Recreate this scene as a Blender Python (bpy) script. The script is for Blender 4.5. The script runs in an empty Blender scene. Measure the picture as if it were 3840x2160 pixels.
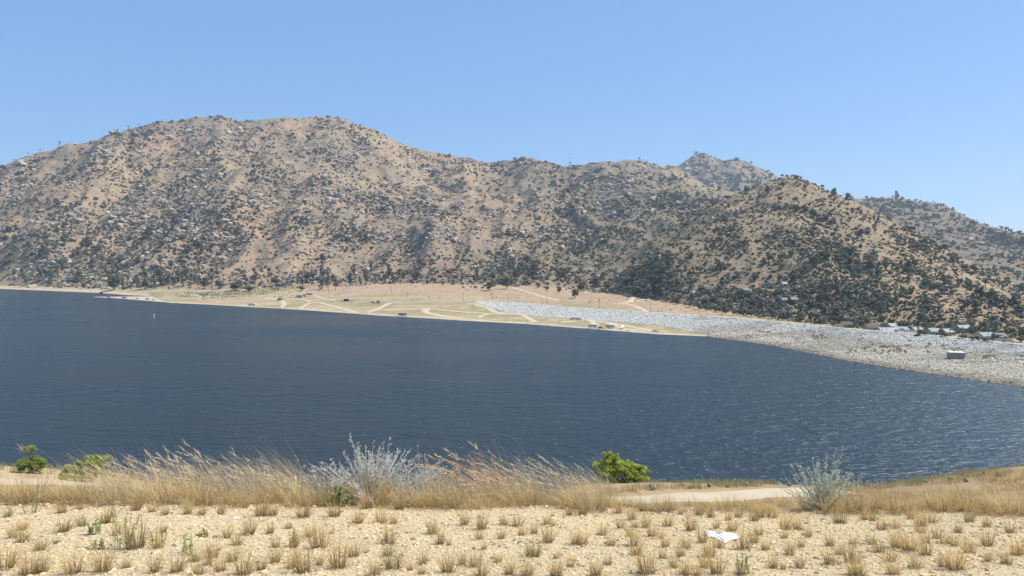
import bpy, math, random
import numpy as np
from mathutils import Vector
rng = np.random.default_rng(11)
random.seed(11)
S = bpy.context.scene
COL = S.collection
# ------------------------------------------------------------------ camera, sky, sun
F, HOR, EYE = 2742.0, 959.0, 60.0          # focal length and horizon row of the 3840 px photo, eye height above the lake
cam = bpy.data.objects.new("camera", bpy.data.cameras.new("camera"))
COL.objects.link(cam)
cam.location = (0, 0, EYE)
cam.rotation_euler = (math.radians(90), 0, 0)
cam.data.sensor_width = 36.0
cam.data.lens = 36.0 * F / 3840.0
cam.data.shift_y = -(1080 - HOR) / 3840.0
cam.data.clip_start = 0.05
cam.data.clip_end = 40000
S.camera = cam
HAZE = 0.000078
SUN_EL, SUN_AZ = math.radians(54), math.radians(80)
W = bpy.data.worlds.new("World"); S.world = W; W.use_nodes = True
wn, wl = W.node_tree.nodes, W.node_tree.links
bg = wn["Background"]; bg.inputs[1].default_value = 0.123
sky = wn.new("ShaderNodeTexSky"); sky.sky_type = 'NISHITA'; sky.sun_disc = False
sky.sun_elevation = SUN_EL; sky.sun_rotation = SUN_AZ
sky.altitude = 1500; sky.air_density = 1.0; sky.dust_density = 0.3; sky.ozone_density = 3.0
hs = wn.new("ShaderNodeHueSaturation"); hs.inputs['Saturation'].default_value = 1.08
wl.new(sky.outputs[0], hs.inputs['Color']); 
smx = wn.new("ShaderNodeMix"); smx.data_type = 'RGBA'; smx.inputs[0].default_value = 0.55; smx.inputs[7].default_value = (1.32, 2.85, 5.3, 1)   # evens out the clear-air gradient
wl.new(hs.outputs[0], smx.inputs[6]); wl.new(smx.outputs[2], bg.inputs[0])
sl = bpy.data.lights.new("sun", 'SUN'); sl.energy = 4.9; sl.angle = math.radians(0.53); sl.color = (1.0, 0.945, 0.85)
so = bpy.data.objects.new("sun", sl); COL.objects.link(so)
sv = Vector((math.sin(SUN_AZ) * math.cos(SUN_EL), math.cos(SUN_AZ) * math.cos(SUN_EL), math.sin(SUN_EL)))
so.rotation_euler = sv.to_track_quat('Z', 'Y').to_euler(); so.location = (300, 100, 900)
S.view_settings.view_transform = 'Standard'; S.view_settings.look = 'None'
S.view_settings.exposure = 0.45; S.view_settings.gamma = 1.0
S.cycles.max_bounces = 6; S.cycles.diffuse_bounces = 2; S.cycles.glossy_bounces = 2
S.cycles.volume_bounces = 0; S.cycles.transmission_bounces = 2; S.cycles.transparent_max_bounces = 4

# ------------------------------------------------------------------ helpers
def tag(o, label=None, cat=None, group=None, kind=None):
    if label: o["label"] = label
    if cat: o["category"] = cat
    if group: o["group"] = group
    if kind: o["kind"] = kind
    return o

def link(o, parent=None):
    COL.objects.link(o)
    if parent: o.parent = parent
    return o

def empty(name, loc=(0, 0, 0), rz=0.0, sc=1.0):
    o = bpy.data.objects.new(name, None); o.location = loc; o.rotation_euler = (0, 0, rz)
    o.scale = (sc, sc, sc); o.empty_display_size = 0.2
    return link(o)

def mesh_data(name, V, faces, mat, col=None, smooth=False):
    """V (n,3); faces: an (m,3) or (m,4) array or a list of such arrays."""
    if not isinstance(faces, (list, tuple)): faces = [faces]
    faces = [np.asarray(f, dtype=np.int32) for f in faces if len(f)]
    me = bpy.data.meshes.new(name)
    V = np.ascontiguousarray(V, dtype=np.float32)
    me.vertices.add(len(V)); me.vertices.foreach_set("co", V.ravel())
    nl = sum(f.size for f in faces); nf = sum(len(f) for f in faces)
    me.loops.add(nl); me.polygons.add(nf)
    me.loops.foreach_set("vertex_index", np.concatenate([f.ravel() for f in faces]))
    tot = np.concatenate([np.full(len(f), f.shape[1], np.int32) for f in faces])
    st = np.concatenate([[0], np.cumsum(tot)[:-1]]).astype(np.int32)
    me.polygons.foreach_set("loop_start", st)
    me.update(calc_edges=True)
    me.polygons.foreach_set("use_smooth", np.full(nf, smooth, bool))
    if col is not None:
        c = np.ones((len(V), 4), np.float32); c[:, :3] = col
        a = me.color_attributes.new("Col", 'FLOAT_COLOR', 'POINT'); a.data.foreach_set("color", c.ravel())
    if mat: me.materials.append(mat)
    return me

def obj(name, V, faces, mat, col=None, smooth=False, parent=None):
    return link(bpy.data.objects.new(name, mesh_data(name, V, faces, mat, col, smooth)), parent)

def _hash(ix, iy, seed):
    h = (ix.astype(np.uint32) * np.uint32(374761393) + iy.astype(np.uint32) * np.uint32(668265263) + np.uint32(seed * 362437 + 1013))
    h = (h ^ (h >> np.uint32(13))) * np.uint32(1274126177)
    h = h ^ (h >> np.uint32(16))
    return h.astype(np.float64) / 4294967295.0

def vnoise(x, y, seed=0):
    x = np.asarray(x, float) + 10000.0; y = np.asarray(y, float) + 10000.0
    ix = np.floor(x); iy = np.floor(y); fx = x - ix; fy = y - iy
    ux = fx * fx * fx * (fx * (fx * 6 - 15) + 10); uy = fy * fy * fy * (fy * (fy * 6 - 15) + 10)
    ix = ix.astype(np.int64); iy = iy.astype(np.int64)
    a = _hash(ix, iy, seed); b = _hash(ix + 1, iy, seed); c = _hash(ix, iy + 1, seed); d = _hash(ix + 1, iy + 1, seed)
    return (a + (b - a) * ux) * (1 - uy) + (c + (d - c) * ux) * uy

def fbm(x, y, scale, octv=4, seed=0, gain=0.5, ridged=False):
    s = 0.0; a = 1.0; t = 0.0; f = 1.0 / scale
    for i in range(octv):
        n = vnoise(x * f + 17.3 * i, y * f - 9.1 * i, seed + i) * 2 - 1
        if ridged: n = 1 - 2 * np.abs(n)
        s = s + a * n; t += a; a *= gain; f *= 2.03
    return s / t

def tab(X, xs, ys): return np.interp(X, xs, ys)
_gx = np.arange(-6000, 10001, 10.0)
def smooth_table(xs, ys, w):
    g = np.interp(_gx, xs, ys); k = int(w // 10)
    ker = np.exp(-0.5 * (np.arange(-3 * k, 3 * k + 1) / k) ** 2); ker /= ker.sum()
    p = np.pad(g, 3 * k, mode='edge'); g2 = np.convolve(p, ker, mode='valid')
    return lambda X: np.interp(X, _gx, g2)
def sstep(a, b, x):
    t = np.clip((x - a) / (b - a), 0, 1); return t * t * (3 - 2 * t)
def smax(a, b, k):
    h = np.clip(0.5 + 0.5 * (a - b) / k, 0, 1); return b + (a - b) * h + k * h * (1 - h)
def px(X, D): return (np.asarray(X) - 1920.0) / F * D              # ground x of a direction at depth D
def rowz(Y, D): return EYE + (HOR - Y) * D / F
def zrow(z, D): return HOR + (EYE - z) * F / D

# ------------------------------------------------------------------ materials
def _mat(name):
    m = bpy.data.materials.new(name); m.use_nodes = True
    return m, m.node_tree.nodes, m.node_tree.links, m.node_tree.nodes["Principled BSDF"]

def plain(name, col, rough=0.7, metal=0.0, var=0.12, scale=3.0, spec=0.3):
    m, n, l, p = _mat(name)
    tc = n.new("ShaderNodeTexCoord"); nz = n.new("ShaderNodeTexNoise"); nz.inputs['Scale'].default_value = scale
    nz.inputs['Detail'].default_value = 5
    mr = n.new("ShaderNodeMapRange"); mr.inputs[3].default_value = 1 - var; mr.inputs[4].default_value = 1 + var
    mx = n.new("ShaderNodeVectorMath"); mx.operation = 'SCALE'; mx.inputs[0].default_value = col
    l.new(tc.outputs['Object'], nz.inputs['Vector']); l.new(nz.outputs[0], mr.inputs[0]); l.new(mr.outputs[0], mx.inputs['Scale'])
    l.new(mx.outputs[0], p.inputs['Base Color'])
    p.inputs['Roughness'].default_value = rough; p.inputs['Metallic'].default_value = metal
    p.inputs['Specular IOR Level'].default_value = spec
    return m

def vcol(name, rough=0.9, var=0.25, scale=1.0, bump=0.0, bscale=1.0, bdist=1.0, spec=0.1, trans=0.0, rand=0.0, dots=None):
    """Surface whose own colour is the mesh's Col attribute, varied by world-space noise."""
    m, n, l, p = _mat(name)
    at = n.new("ShaderNodeVertexColor"); at.layer_name = "Col"
    geo = n.new("ShaderNodeNewGeometry")
    nz = n.new("ShaderNodeTexNoise"); nz.inputs['Scale'].default_value = scale; nz.inputs['Detail'].default_value = 6
    nz.inputs['Roughness'].default_value = 0.62
    l.new(geo.outputs['Position'], nz.inputs['Vector'])
    mr = n.new("ShaderNodeMapRange"); mr.inputs[1].default_value = 0.3; mr.inputs[2].default_value = 0.7
    mr.inputs[3].default_value = 1 - var; mr.inputs[4].default_value = 1 + var
    l.new(nz.outputs[0], mr.inputs[0])
    mx = n.new("ShaderNodeVectorMath"); mx.operation = 'SCALE'
    l.new(at.outputs[0], mx.inputs[0]); l.new(mr.outputs[0], mx.inputs['Scale'])
    out = mx.outputs[0]
    if rand:
        oi = n.new("ShaderNodeObjectInfo"); m2 = n.new("ShaderNodeMapRange")
        m2.inputs[3].default_value = 1 - rand; m2.inputs[4].default_value = 1 + rand
        l.new(oi.outputs['Random'], m2.inputs[0])
        s2 = n.new("ShaderNodeVectorMath"); s2.operation = 'SCALE'
        l.new(out, s2.inputs[0]); l.new(m2.outputs[0], s2.inputs['Scale']); out = s2.outputs[0]
    if dots:
        for (dc, dscale, dthr) in dots:      # low plants and stones too small to model, as coloured spots of the ground itself
            v = n.new("ShaderNodeTexVoronoi"); v.inputs['Scale'].default_value = dscale; v.inputs['Randomness'].default_value = 1.0
            l.new(geo.outputs['Position'], v.inputs['Vector'])
            c = n.new("ShaderNodeMapRange"); c.inputs[1].default_value = dthr; c.inputs[2].default_value = dthr * 0.6
            c.inputs[3].default_value = 0; c.inputs[4].default_value = 1
            l.new(v.outputs['Distance'], c.inputs[0])
            mm = n.new("ShaderNodeMix"); mm.data_type = 'RGBA'; mm.inputs[7].default_value = (*dc, 1)
            l.new(c.outputs[0], mm.inputs[0]); l.new(out, mm.inputs[6]); out = mm.outputs[2]
    l.new(out, p.inputs['Base Color'])
    p.inputs['Roughness'].default_value = rough; p.inputs['Specular IOR Level'].default_value = spec
    if bump:
        bz = n.new("ShaderNodeTexNoise"); bz.inputs['Scale'].default_value = bscale; bz.inputs['Detail'].default_value = 8
        bz.inputs['Roughness'].default_value = 0.65
        l.new(geo.outputs['Position'], bz.inputs['Vector'])
        bp = n.new("ShaderNodeBump"); bp.inputs['Strength'].default_value = bump; bp.inputs['Distance'].default_value = bdist
        l.new(bz.outputs[0], bp.inputs['Height']); l.new(bp.outputs[0], p.inputs['Normal'])
    if trans:
        tr = n.new("ShaderNodeBsdfTranslucent"); l.new(out, tr.inputs[0])
        ms = n.new("ShaderNodeMixShader"); ms.inputs[0].default_value = trans
        l.new(p.outputs[0], ms.inputs[1]); l.new(tr.outputs[0], ms.inputs[2])
        l.new(ms.outputs[0], n["Material Output"].inputs[0])
    return m
# ------------------------------------------------------------------ the shape of the land
# Tables: direction (photo column at the eye) against row and height; the depth follows from the two.
SHX = [-3000,-900,0,200,370,470,560,615,700,780,900,1050,1160,1440,1600,1771,1960,2200,2480,2650,2880,3190,3500,3840,4600,6500]
SHY = [1040,1062,1083,1091,1098,1106,1110,1133,1138.5,1142,1149,1157,1164,1184,1193,1204,1214,1232,1254,1261,1292,1354,1401,1451,1575,1900]
shoreY = lambda X: tab(X, SHX, SHY)
def shoreD(X): return EYE * F / (shoreY(X) - HOR)
CRX = [1771,1933,2096,2300,2500,2800,3180,3508,3840,4600,6500]
CRY = [1131,1134,1149,1163,1174,1197,1233,1259,1293,1372,1600]
_crD = smooth_table(CRX, [52 * F / (y - HOR) for y in CRY], 60)
crestD = lambda X: _crD(X)
BAX = [1771,1840,1900,2003,2166,2480,2650]
BAY = [1132,1153,1172,1185,1196,1220,1258]
BAZ = [7.9,5.5,4.2,3.4,2.8,2.0,0.3]
def baseD(X):
    b = (EYE - tab(X, BAX, BAZ)) * F / (tab(X, BAX, BAY) - HOR)
    return np.where(X > 2650, shoreD(X), b)
def baseZ(X): return np.where(X > 2650, 0.0, tab(X, BAX, BAZ))
FTX = [-3000,-900,0,400,900,1200,1500,1900,2200,2500,2700,2900,3200,3500,3840,4600,6500]
FTY = [1030,1048,1071,1081,1085,1075,1060,1070,1090,1130,1165,1195,1226,1238,1272,1345,1560]
FTZ = [4,4,3,6,10,14,18,18,16,13,9,5,3.5,3,3,3,3]
footZ = smooth_table(FTX, FTZ, 80)
_fd = smooth_table(FTX, [(EYE - z) * F / (y - HOR) for y, z in zip(FTY, FTZ)], 80)
footD = lambda X: np.maximum(_fd(X), crestD(X) * (X > 1800) + 55 * (X > 1800))

def plain_z(X, D):
    sd, fd, fz = shoreD(X), footD(X), footZ(X)
    cd = crestD(X)
    bx = np.where(X < 1771, sd + (fd - sd) * 0.3, baseD(X)); bz = np.where(X < 1771, fz * 0.28, baseZ(X) - 0.0)
    w = sstep(1700, 1900, X)
    kx = (sd + (fd - sd) * 0.6) * (1 - w) + (cd + 10) * w
    kz = fz * 0.6 * (1 - w) + np.minimum(6.2, fz * 0.75) * w
    def seg(x0, z0, x1, z1): return z0 + (z1 - z0) * np.clip((D - x0) / np.maximum(x1 - x0, 1), 0, 1)
    z = np.where(D < sd, (D - sd) * 0.05, np.where(D < bx, seg(sd, 0.0, bx, bz), np.where(D < kx, seg(bx, bz, kx, kz), seg(kx, kz, fd, fz))))
    z = np.where((D >= sd), z + 0.35 * sstep(0, 40, D - sd) * fbm(px(X, D), D, 40, 3, 5), z)
    z = np.where(D > fd, fz + (D - fd) * 0.0, z)
    return np.maximum(z, -4.0)


# silhouettes -------------------------------------------------------
SKX = [-3000,-1500,-700,-300,0,83,150,190,258,290,348,408,450,497,550,602,645,685,723,770,828,867,920,960,1010,1070,1130,1192,1240,1291,1313,1350,1391,1457,1512,1560,1611,1678,1716,1760,1816,1860,1920,1959,1986,2003,2036,2070,2113,2152,2185,2218,2273,2306,2351,2406,2450,2483,2527,2560,2610,2650,2750,2900,3100,3400]
SKY = [900,860,800,710,629,590,572,566,538,541,535,505,494,483,468,455,455,452,440,441,432,450,455,452,446,440,443,438,440,445,462,470,480,515,542,558,570,580,590,593,611,609,602,590,598,597,607,613,625,622,621,612,605,610,598,605,617,625,620,640,672,700,722,800,930,1080]
SKD = lambda X: tab(X, [-3000,-900,0,800,1300,1600,2000,2500,2750,3000,3400], [2450,2250,2100,2350,2450,2400,2450,2450,2150,1800,1300])
def seg_dist(x, y, pts):
    best = np.full(np.shape(x), 1e9); zz = np.zeros(np.shape(x))
    for (x0, y0, z0), (x1, y1, z1) in zip(pts[:-1], pts[1:]):
        dx, dy = x1 - x0, y1 - y0; t = np.clip(((x - x0) * dx + (y - y0) * dy) / (dx * dx + dy * dy), 0, 1)
        d = np.hypot(x - x0 - t * dx, y - y0 - t * dy); m = d < best
        best = np.where(m, d, best); zz = np.where(m, z0 + t * (z1 - z0), zz)
    return best, zz
def spur(pts): return [(px(a, d), d, rowz(r, d)) for a, r, d in pts]
SPURS = [(spur([(1290,480,2330),(1200,560,2100),(1110,618,1930),(960,680,1730),(820,755,1570),(700,822,1450),(560,920,1330),(470,1010,1290)]), 0.72),
         (spur([(1340,500,2330),(1450,575,2200),(1560,665,2040),(1740,775,1800),(1900,865,1600),(2050,965,1380)]), 0.62),
         (spur([(2470,640,2380),(2500,720,2150),(2430,800,1850),(2330,880,1600),(2200,960,1380)]), 0.65),
         (spur([(430,520,1950),(330,660,1750),(240,800,1600),(150,930,1450)]), 0.62),
         (spur([(1980,610,2350),(1930,690,2150),(1960,760,1950),(1930,830,1800)]), 0.55),
         (spur([(840,1000,1230),(700,960,1300),(560,1000,1270)]), 0.35),
         (spur([(2250,625,2380),(2230,720,2150),(2170,800,1900)]), 0.5)]
def relief(x, y, a=1.0):
    wx = x + 40 * fbm(x, y, 260, 2, 71); wy = y + 40 * fbm(x, y, 260, 2, 72)
    return a * (56 * fbm(wx, wy * 0.45, 300, 3, 21, 0.5, True) + 18 * fbm(wx, wy * 0.6, 95, 3, 31, 0.55, True) + 4.0 * fbm(x, y, 26, 3, 41))
def column_mass(X, D, fD, fZ, rD, rZ, p, amp, spurs=(), back=0.55, corr=None):
    s = (D - fD) / (rD - fD); sc = np.clip(s, 0, 1)
    z = fZ + (rZ - fZ) * sc ** p
    x = px(X, D)
    for pts, k in spurs:
        d, zc = seg_dist(x, D, pts)
        z = z + (smax(z, zc - k * (np.sqrt(d * d + 400) - 20), 10) - z) * sstep(0.0, 0.22, sc)
    if corr is not None: z = z + corr * sstep(0.45, 1.0, sc)
    z = z + relief(x, D, amp) * np.clip(sc * 5, 0.0, 1) * (0.28 + 0.72 * np.clip((1 - sc) * 5, 0, 1))
    z = np.where(s > 1, z - (D - rD) * back, z)
    z = np.where(s < 0, fZ + (D - fD) * 0.12 - 0.3, z)
    return z
_cx = np.arange(-3000, 5001, 12.0)
_corr = {}
def mass_fn(key, fD, fZ, rD, rY, p, amp, spurs=(), back=0.55, soft=110):
    rS = smooth_table(_gx, rY(_gx), soft)
    def raw(X, D, corr): return column_mass(X, D, fD(X), fZ(X), rD(X), rowz(rS(X), rD(X)), p, amp, spurs, back, corr)
    c = np.zeros(len(_cx))
    for it in range(3):
        t = np.linspace(0.3, 1.03, 90)[:, None]
        DD = fD(_cx)[None] + (rD(_cx) - fD(_cx))[None] * t; XX = np.broadcast_to(_cx, DD.shape)
        el = (raw(XX, DD, np.broadcast_to(c, DD.shape)) - EYE) / DD
        k = el.argmax(0); want = (HOR - rY(_cx)) / F
        c += (want - el[k, np.arange(len(_cx))]) * DD[k, np.arange(len(_cx))]
    def fn(X, D): return raw(X, D, np.interp(X, _cx, c))
    return fn
main_z = mass_fn("main", footD, lambda X: footZ(X), SKD, lambda X: tab(X, SKX, SKY), 1.35, 1.0, SPURS)
CNX = [1900,2100,2250,2400,2550,2700,2760,2830,2890,2930,2962,2990,3030,3090,3200,3300,3400,3500,3600,3700,3840,4100,4500]
CNY = [1080,1030,985,920,835,760,725,700,678,664,658,664,680,708,754,803,858,910,962,1012,1090,1215,1420]
CND = lambda X: tab(X, [1900,2300,2700,2960,3200,3500,3840,4100,4500], [1060,1150,1290,1300,1180,1010,840,700,560])
cone_z = mass_fn("cone", footD, lambda X: footZ(X), CND, lambda X: tab(X, CNX, CNY), 1.08, 0.6, [(spur([(2830,700,1280),(2760,790,1130),(2700,900,980),(2720,1020,830)]), 0.62), (spur([(3080,705,1260),(3180,850,1020),(3260,980,850),(3300,1100,720)]), 0.4)], 0.5)
FRX = [2800,3100,3220,3252,3310,3358,3400,3439,3480,3538,3580,3625,3670,3706,3770,3840,4000,4400,4900]
FRY = [900,800,757,745,742,741,747,755,757,766,790,812,835,848,866,882,920,985,1050]
far_z = mass_fn("far", lambda X: 1350 + 0 * X, lambda X: 15 + 0 * X, lambda X: 2700 + 0 * X, lambda X: tab(X, FRX, FRY), 1.1, 0.8, (), 0.4)
PKX = [2200,2400,2500,2543,2560,2590,2605,2623,2650,2680,2715,2755,2790,2830,2865,2900,2950,3050,3300]
PKY = [760,690,645,621,611,590,579,573,579,592,602,597,605,620,635,655,680,720,800]
peak_z = mass_fn("peak", lambda X: 2900 + 0 * X, lambda X: 200 + 0 * X, lambda X: 3900 + 0 * X, lambda X: tab(X, PKX, PKY), 1.0, 1.2, (), 0.4)
def in_main(X): return (X > -3000) & (X < 3400)
def dam_z(X, D):
    bd, bz, cd = baseD(X) - 0.5, baseZ(X) - 0.25, crestD(X)
    t = np.clip((D - bd) / np.maximum(cd - bd, 5), 0, 1)
    wide = sstep(2600, 3000, X)
    t2 = t * (1 - wide) + wide * (np.interp(t, [0, .12, .45, .6, 1], [0, .2, .42, .5, 1]))
    z = bz + (8 - bz) * t2
    z = np.where(D > cd + 4, 8 - (D - cd - 4) * 0.5, z)
    return np.where((X < 1771) | (D < bd - 3), -9, np.where(D < bd, bz - (bd - D) * 0.5, z))

SPX, SPU, SPL = [345, 420, 470, 600, 660], [1112.3, 1112, 1111, 1110.3, 1108], [1113.2, 1116.6, 1120.5, 1131.5, 1136]
def on_spit(X, D):
    y = zrow(0.3, D); return (X > 345) & (X < 660) & (y > np.interp(X, SPX, SPU)) & (y < np.interp(X, SPX, SPL))
def land_z(X, D):
    z = plain_z(X, D)
    z = np.where(on_spit(X, D), 0.3, z)
    z = np.maximum(z, dam_z(X, D))
    m = D > footD(X)
    z = np.where(m & in_main(X), np.maximum(z, main_z(X, D)), z)
    z = np.where(m & (X > 1900) & (X < 4500), np.maximum(z, cone_z(X, D)), z)
    z = np.where((D > 1350) & (X > 2800), np.maximum(z, far_z(X, D)), z)
    z = np.where((D > 2900) & (X > 2200) & (X < 3300), np.maximum(z, peak_z(X, D)), z)
    return z

# look-up of the land seen in a direction
HX = np.arange(-80, 3921, 8.0); HD = np.geomspace(310, 4100, 1300)
_HXX, _HDD = np.meshgrid(HX, HD, indexing='ij')
_HY = zrow(land_z(_HXX, _HDD), _HDD)
_HYm = np.minimum.accumulate(_HY, axis=1)
def hit(X, Y):
    X = np.atleast_1d(np.asarray(X, float)); Y = np.atleast_1d(np.asarray(Y, float))
    ci = np.clip(np.round((X - HX[0]) / 8).astype(int), 0, len(HX) - 1)
    out = np.full(len(X), np.nan)
    for c in np.unique(ci):
        m = ci == c; a = -_HYm[c]
        k = np.searchsorted(a, -Y[m], side='left')
        ok = (k < len(HD)) & (k > 0)
        kk = np.clip(k, 1, len(HD) - 1)
        y0, y1 = _HYm[c][kk - 1], _HYm[c][kk]
        t = np.clip((y0 - Y[m]) / np.maximum(y0 - y1, 1e-6), 0, 1)
        d = HD[kk - 1] + t * (HD[kk] - HD[kk - 1]); d[~ok] = np.nan
        out[m] = d
    return out
def at(X, Y):
    d = float(hit(X, Y)[0])
    if d != d: d = float(hit(X, Y + 6)[0])
    return np.array([px(X, d), d, float(land_z(np.array([float(X)]), np.array([d]))[0])])

# fore hillside ------------------------------------------------------
R45 = smooth_table([-3000,-1500,0,300,600,900,2000,2150,2500,2900,3250,3500,3840,5000,7000], [1800,1830,1845,1855,1890,1960,1960,1910,1900,1900,1890,1870,1850,1800,1760], 60)
R60 = smooth_table([-3000,-1500,0,150,350,600,900,2000,2130,2200,2500,2900,3250,3400,3500,3700,3840,5000,7000], [1700,1725,1745,1752,1775,1810,1880,1885,1830,1812,1808,1814,1829,1812,1795,1764,1748,1670,1620], 25)
def fore_z(x, y):
    x = np.asarray(x, float); y = np.asarray(y, float)
    X = 1920 + F * x / np.maximum(y, 14.0)
    X8 = 1920 + F * x / 8.0
    tilt = np.interp(X8, [0, 3840], [0.04, -0.09]) * sstep(3, 8, y) * (1 - sstep(12, 25, y))
    k = [-40, 3, 5, 8, 8.6, 9.6, 12, 16, 30]
    z = np.interp(y, k, [58.5, 58.35, 57.8, 57.22, 57.1, 56.75, 55.4, 53.2, 47.6]) + tilt
    z45 = rowz(R45(X), 45.0); z60 = rowz(R60(X), 60.0)
    far = np.where(y < 45, 47.6 + (z45 - 47.6) * np.clip((y - 30) / 15, 0, 1), np.where(y < 60, z45 + (z60 - z45) * (y - 45) / 15,
          np.where(y < 66, z60 - (y - 60) * 0.36, z60 - 2.16 - (y - 66) * 0.62)))
    z = np.where(y > 30, far, z)
    z = z + 0.035 * fbm(x, y, 1.6, 3, 91) * sstep(2, 5, y) + 0.35 * fbm(x, y, 7, 3, 92) * sstep(14, 26, y) * (1 - 0.8 * sstep(45, 56, y) * (1 - sstep(62, 70, y)))
    return np.maximum(z, -3.0)
_fd_ = np.concatenate([np.arange(3.0, 14, 0.02), np.arange(14, 70, 0.1)])
def fhit(X, Y):
    X = float(X); Y = float(Y); r = (HOR - Y) / F
    z = fore_z((X - 1920) / F * _fd_, _fd_); ray = EYE + r * _fd_
    i = int(np.argmax(z >= ray)); d = _fd_[i]
    return np.array([(X - 1920) / F * d, d, z[i]])
# ------------------------------------------------------------------ land meshes
def grid_faces(nu, nv):
    i = np.arange(nu - 1)[:, None] * nv + np.arange(nv - 1)[None]
    return np.stack([i, i + nv, i + nv + 1, i + 1], -1).reshape(-1, 4)
def mixc(a, b, t): return np.asarray(a) * (1 - t[..., None]) + np.asarray(b) * t[..., None]
GX = [0,320,640,960,1280,1600,1920,2240,2560,2880,3200,3520,3840]
GY = [450,550,650,750,850,950,1050,1130,1200,1290]
VEG = np.array([[3,3,5,5,3,4,4,4,4,4,4,4,4],[3,3,4,4,4,4,5,4,4,4,4,4,5],[4,4,4,3,4,2,6,6,6,4,5,5,6],[4,4,5,3,4,2,4,7,7,5,5,6,6],[4,4,4,4,4,3,4,8,8,6,5,5,7],
                [5,4,5,3,3,4,6,9,8,6,6,6,6],[3,4,4,4,5,6,7,6,9,8,7,6,6],[1,2,2,2,0,0,0,2,7,8,7,7,7],[0,0,0,0,0,0,0,0,1,7,8,8,8],[0]*9+[4,8,8,8]], float)
VEG[1:6, 9:] += 1.0; VEG[6:, 8:] -= 1.8; VEG[:3, :9] += 0.8; VEG[2:6, 7:9] += 0.6
ROCK = np.array([[4,4,7,6,3,4,5,5,4,3,3,3,3],[6,7,5,6,5,4,7,7,6,3,3,4,4],[6,5,3,6,7,5,7,8,6,2,3,4,4],[6,4,5,6,8,6,7,7,5,3,3,3,4],[4,5,6,6,7,7,8,6,5,3,3,3,4],
                 [4,4,4,5,6,8,7,5,4,3,3,3,3],[5,4,4,5,5,5,3,4,3,2,2,3,3],[3,3,2,1,0,0,0,1,2,1,1,1,2],[0,0,0,0,0,0,0,0,0,1,0,0,0],[0]*13], float)
def gridval(G, X, Y):
    u = np.interp(X, GX, np.arange(len(GX))); v = np.interp(Y, GY, np.arange(len(GY)))
    i = np.clip(u.astype(int), 0, len(GX) - 2); j = np.clip(v.astype(int), 0, len(GY) - 2); a = u - i; b = v - j
    return (G[j, i] * (1 - a) + G[j, i + 1] * a) * (1 - b) + (G[j + 1, i] * (1 - a) + G[j + 1, i + 1] * a) * b
TAN, PINK, GOLD, OLIV, GREY = (0.300, 0.220, 0.142), (0.308, 0.212, 0.142), (0.37, 0.28, 0.165), (0.175, 0.145, 0.095), (0.205, 0.168, 0.125)
def band(X, Y, pts, w):
    d, _ = seg_dist(X, Y, [(a, b, 0) for a, b in pts]); return np.exp(-0.5 * (d / w) ** 2)
ROCKY = [([(1270,545),(1200,570),(1110,630),(960,690),(820,770),(700,835),(560,930),(480,1000)], 26, 4), ([(100,600),(300,560),(500,500),(650,470),(830,450),(960,465)], 24, 4), ([(1240,560),(1300,560),(1360,620)], 30, 4),
         ([(1960,610),(2100,650),(2260,640),(2420,640)], 36, 5), ([(2000,640),(2080,760),(2140,860)], 30, 3), ([(2260,680),(2300,800),(2380,830)], 40, 3), ([(1000,560),(1060,590),(1110,600)], 30, 4), ([(1500,820),(1700,900),(1850,960)], 60, 2),
         ([(300,830),(420,820),(520,840)], 24, 3), ([(2620,640),(2700,660),(2850,680)], 26, 4)]
BRUSHY = [([(1270,545),(1200,570),(1110,630),(960,690),(820,770),(700,835),(560,930),(480,1000)], 22, 3), ([(2150,700),(2170,850),(2120,960),(1900,1020)], 45, 2), ([(2700,760),(2560,860),(2400,960),(2300,1040)], 60, 2), ([(1700,1035),(1900,1030)], 16, 4),
          ([(2480,1100),(2700,1120),(2900,1170)], 35, 2), ([(330,930),(200,930),(90,950)], 20, 2)]
BARE = [([(1490,560),(1560,665),(1740,775),(1900,850)], 22, 1.6), ([(2500,640),(2582,674),(2640,700),(2748,724)], 9, 3.5), ([(1330,470),(1400,500),(1500,550)], 16, 1.5), ([(860,600),(900,680),(840,760)], 26, 3), ([(500,700),(350,760)], 26, 2),
        ([(1000,850),(1150,860),(1250,980)], 45, 2), ([(620,960),(500,1000)], 26, 2), ([(3080,690),(3300,820),(3500,950),(3780,1120)], 12, 1), ([(3300,1000),(3420,1080),(3560,1160)], 26, 2)]
def veg_at(X, Y):
    v = gridval(VEG, X, Y)
    for p, w, a in BRUSHY: v = v + a * band(X, Y, p, w)
    for p, w, a in BARE: v = v - a * band(X, Y, p, w)
    return np.clip(v, 0, 10)
def rock_at(X, Y):
    v = gridval(ROCK, X, Y)
    for p, w, a in ROCKY: v = v + a * band(X, Y, p, w)
    for p, w, a in BARE: v = v - a * band(X, Y, p, w)
    return np.clip(v, 0, 11)
def hill_colour(x, y, z, veg):
    a = sstep(-0.35, 0.35, fbm(x, y, 300, 3, 201)); b = sstep(-0.1, 0.5, fbm(x, y, 130, 4, 202)); c = sstep(0.0, 0.5, fbm(x + y * 0.3, y, 70, 4, 203))
    col = mixc(TAN, PINK, a); col = mixc(col, np.broadcast_to(GOLD, col.shape), b * 0.4)
    col = mixc(col, np.broadcast_to(GREY, col.shape), c * 0.75)
    return mixc(col, np.broadcast_to(OLIV, col.shape), np.clip((veg - 4.5) / 4, 0, 0.9))
M_HILL = vcol("dry_hillside_soil", 0.95, 0.20, 0.06, bump=0.9, bscale=0.12, bdist=3.0, dots=[((0.085, 0.085, 0.055), 0.16, 0.20), ((0.12, 0.105, 0.07), 0.38, 0.24), ((0.50, 0.44, 0.36), 0.23, 0.15)])
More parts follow.
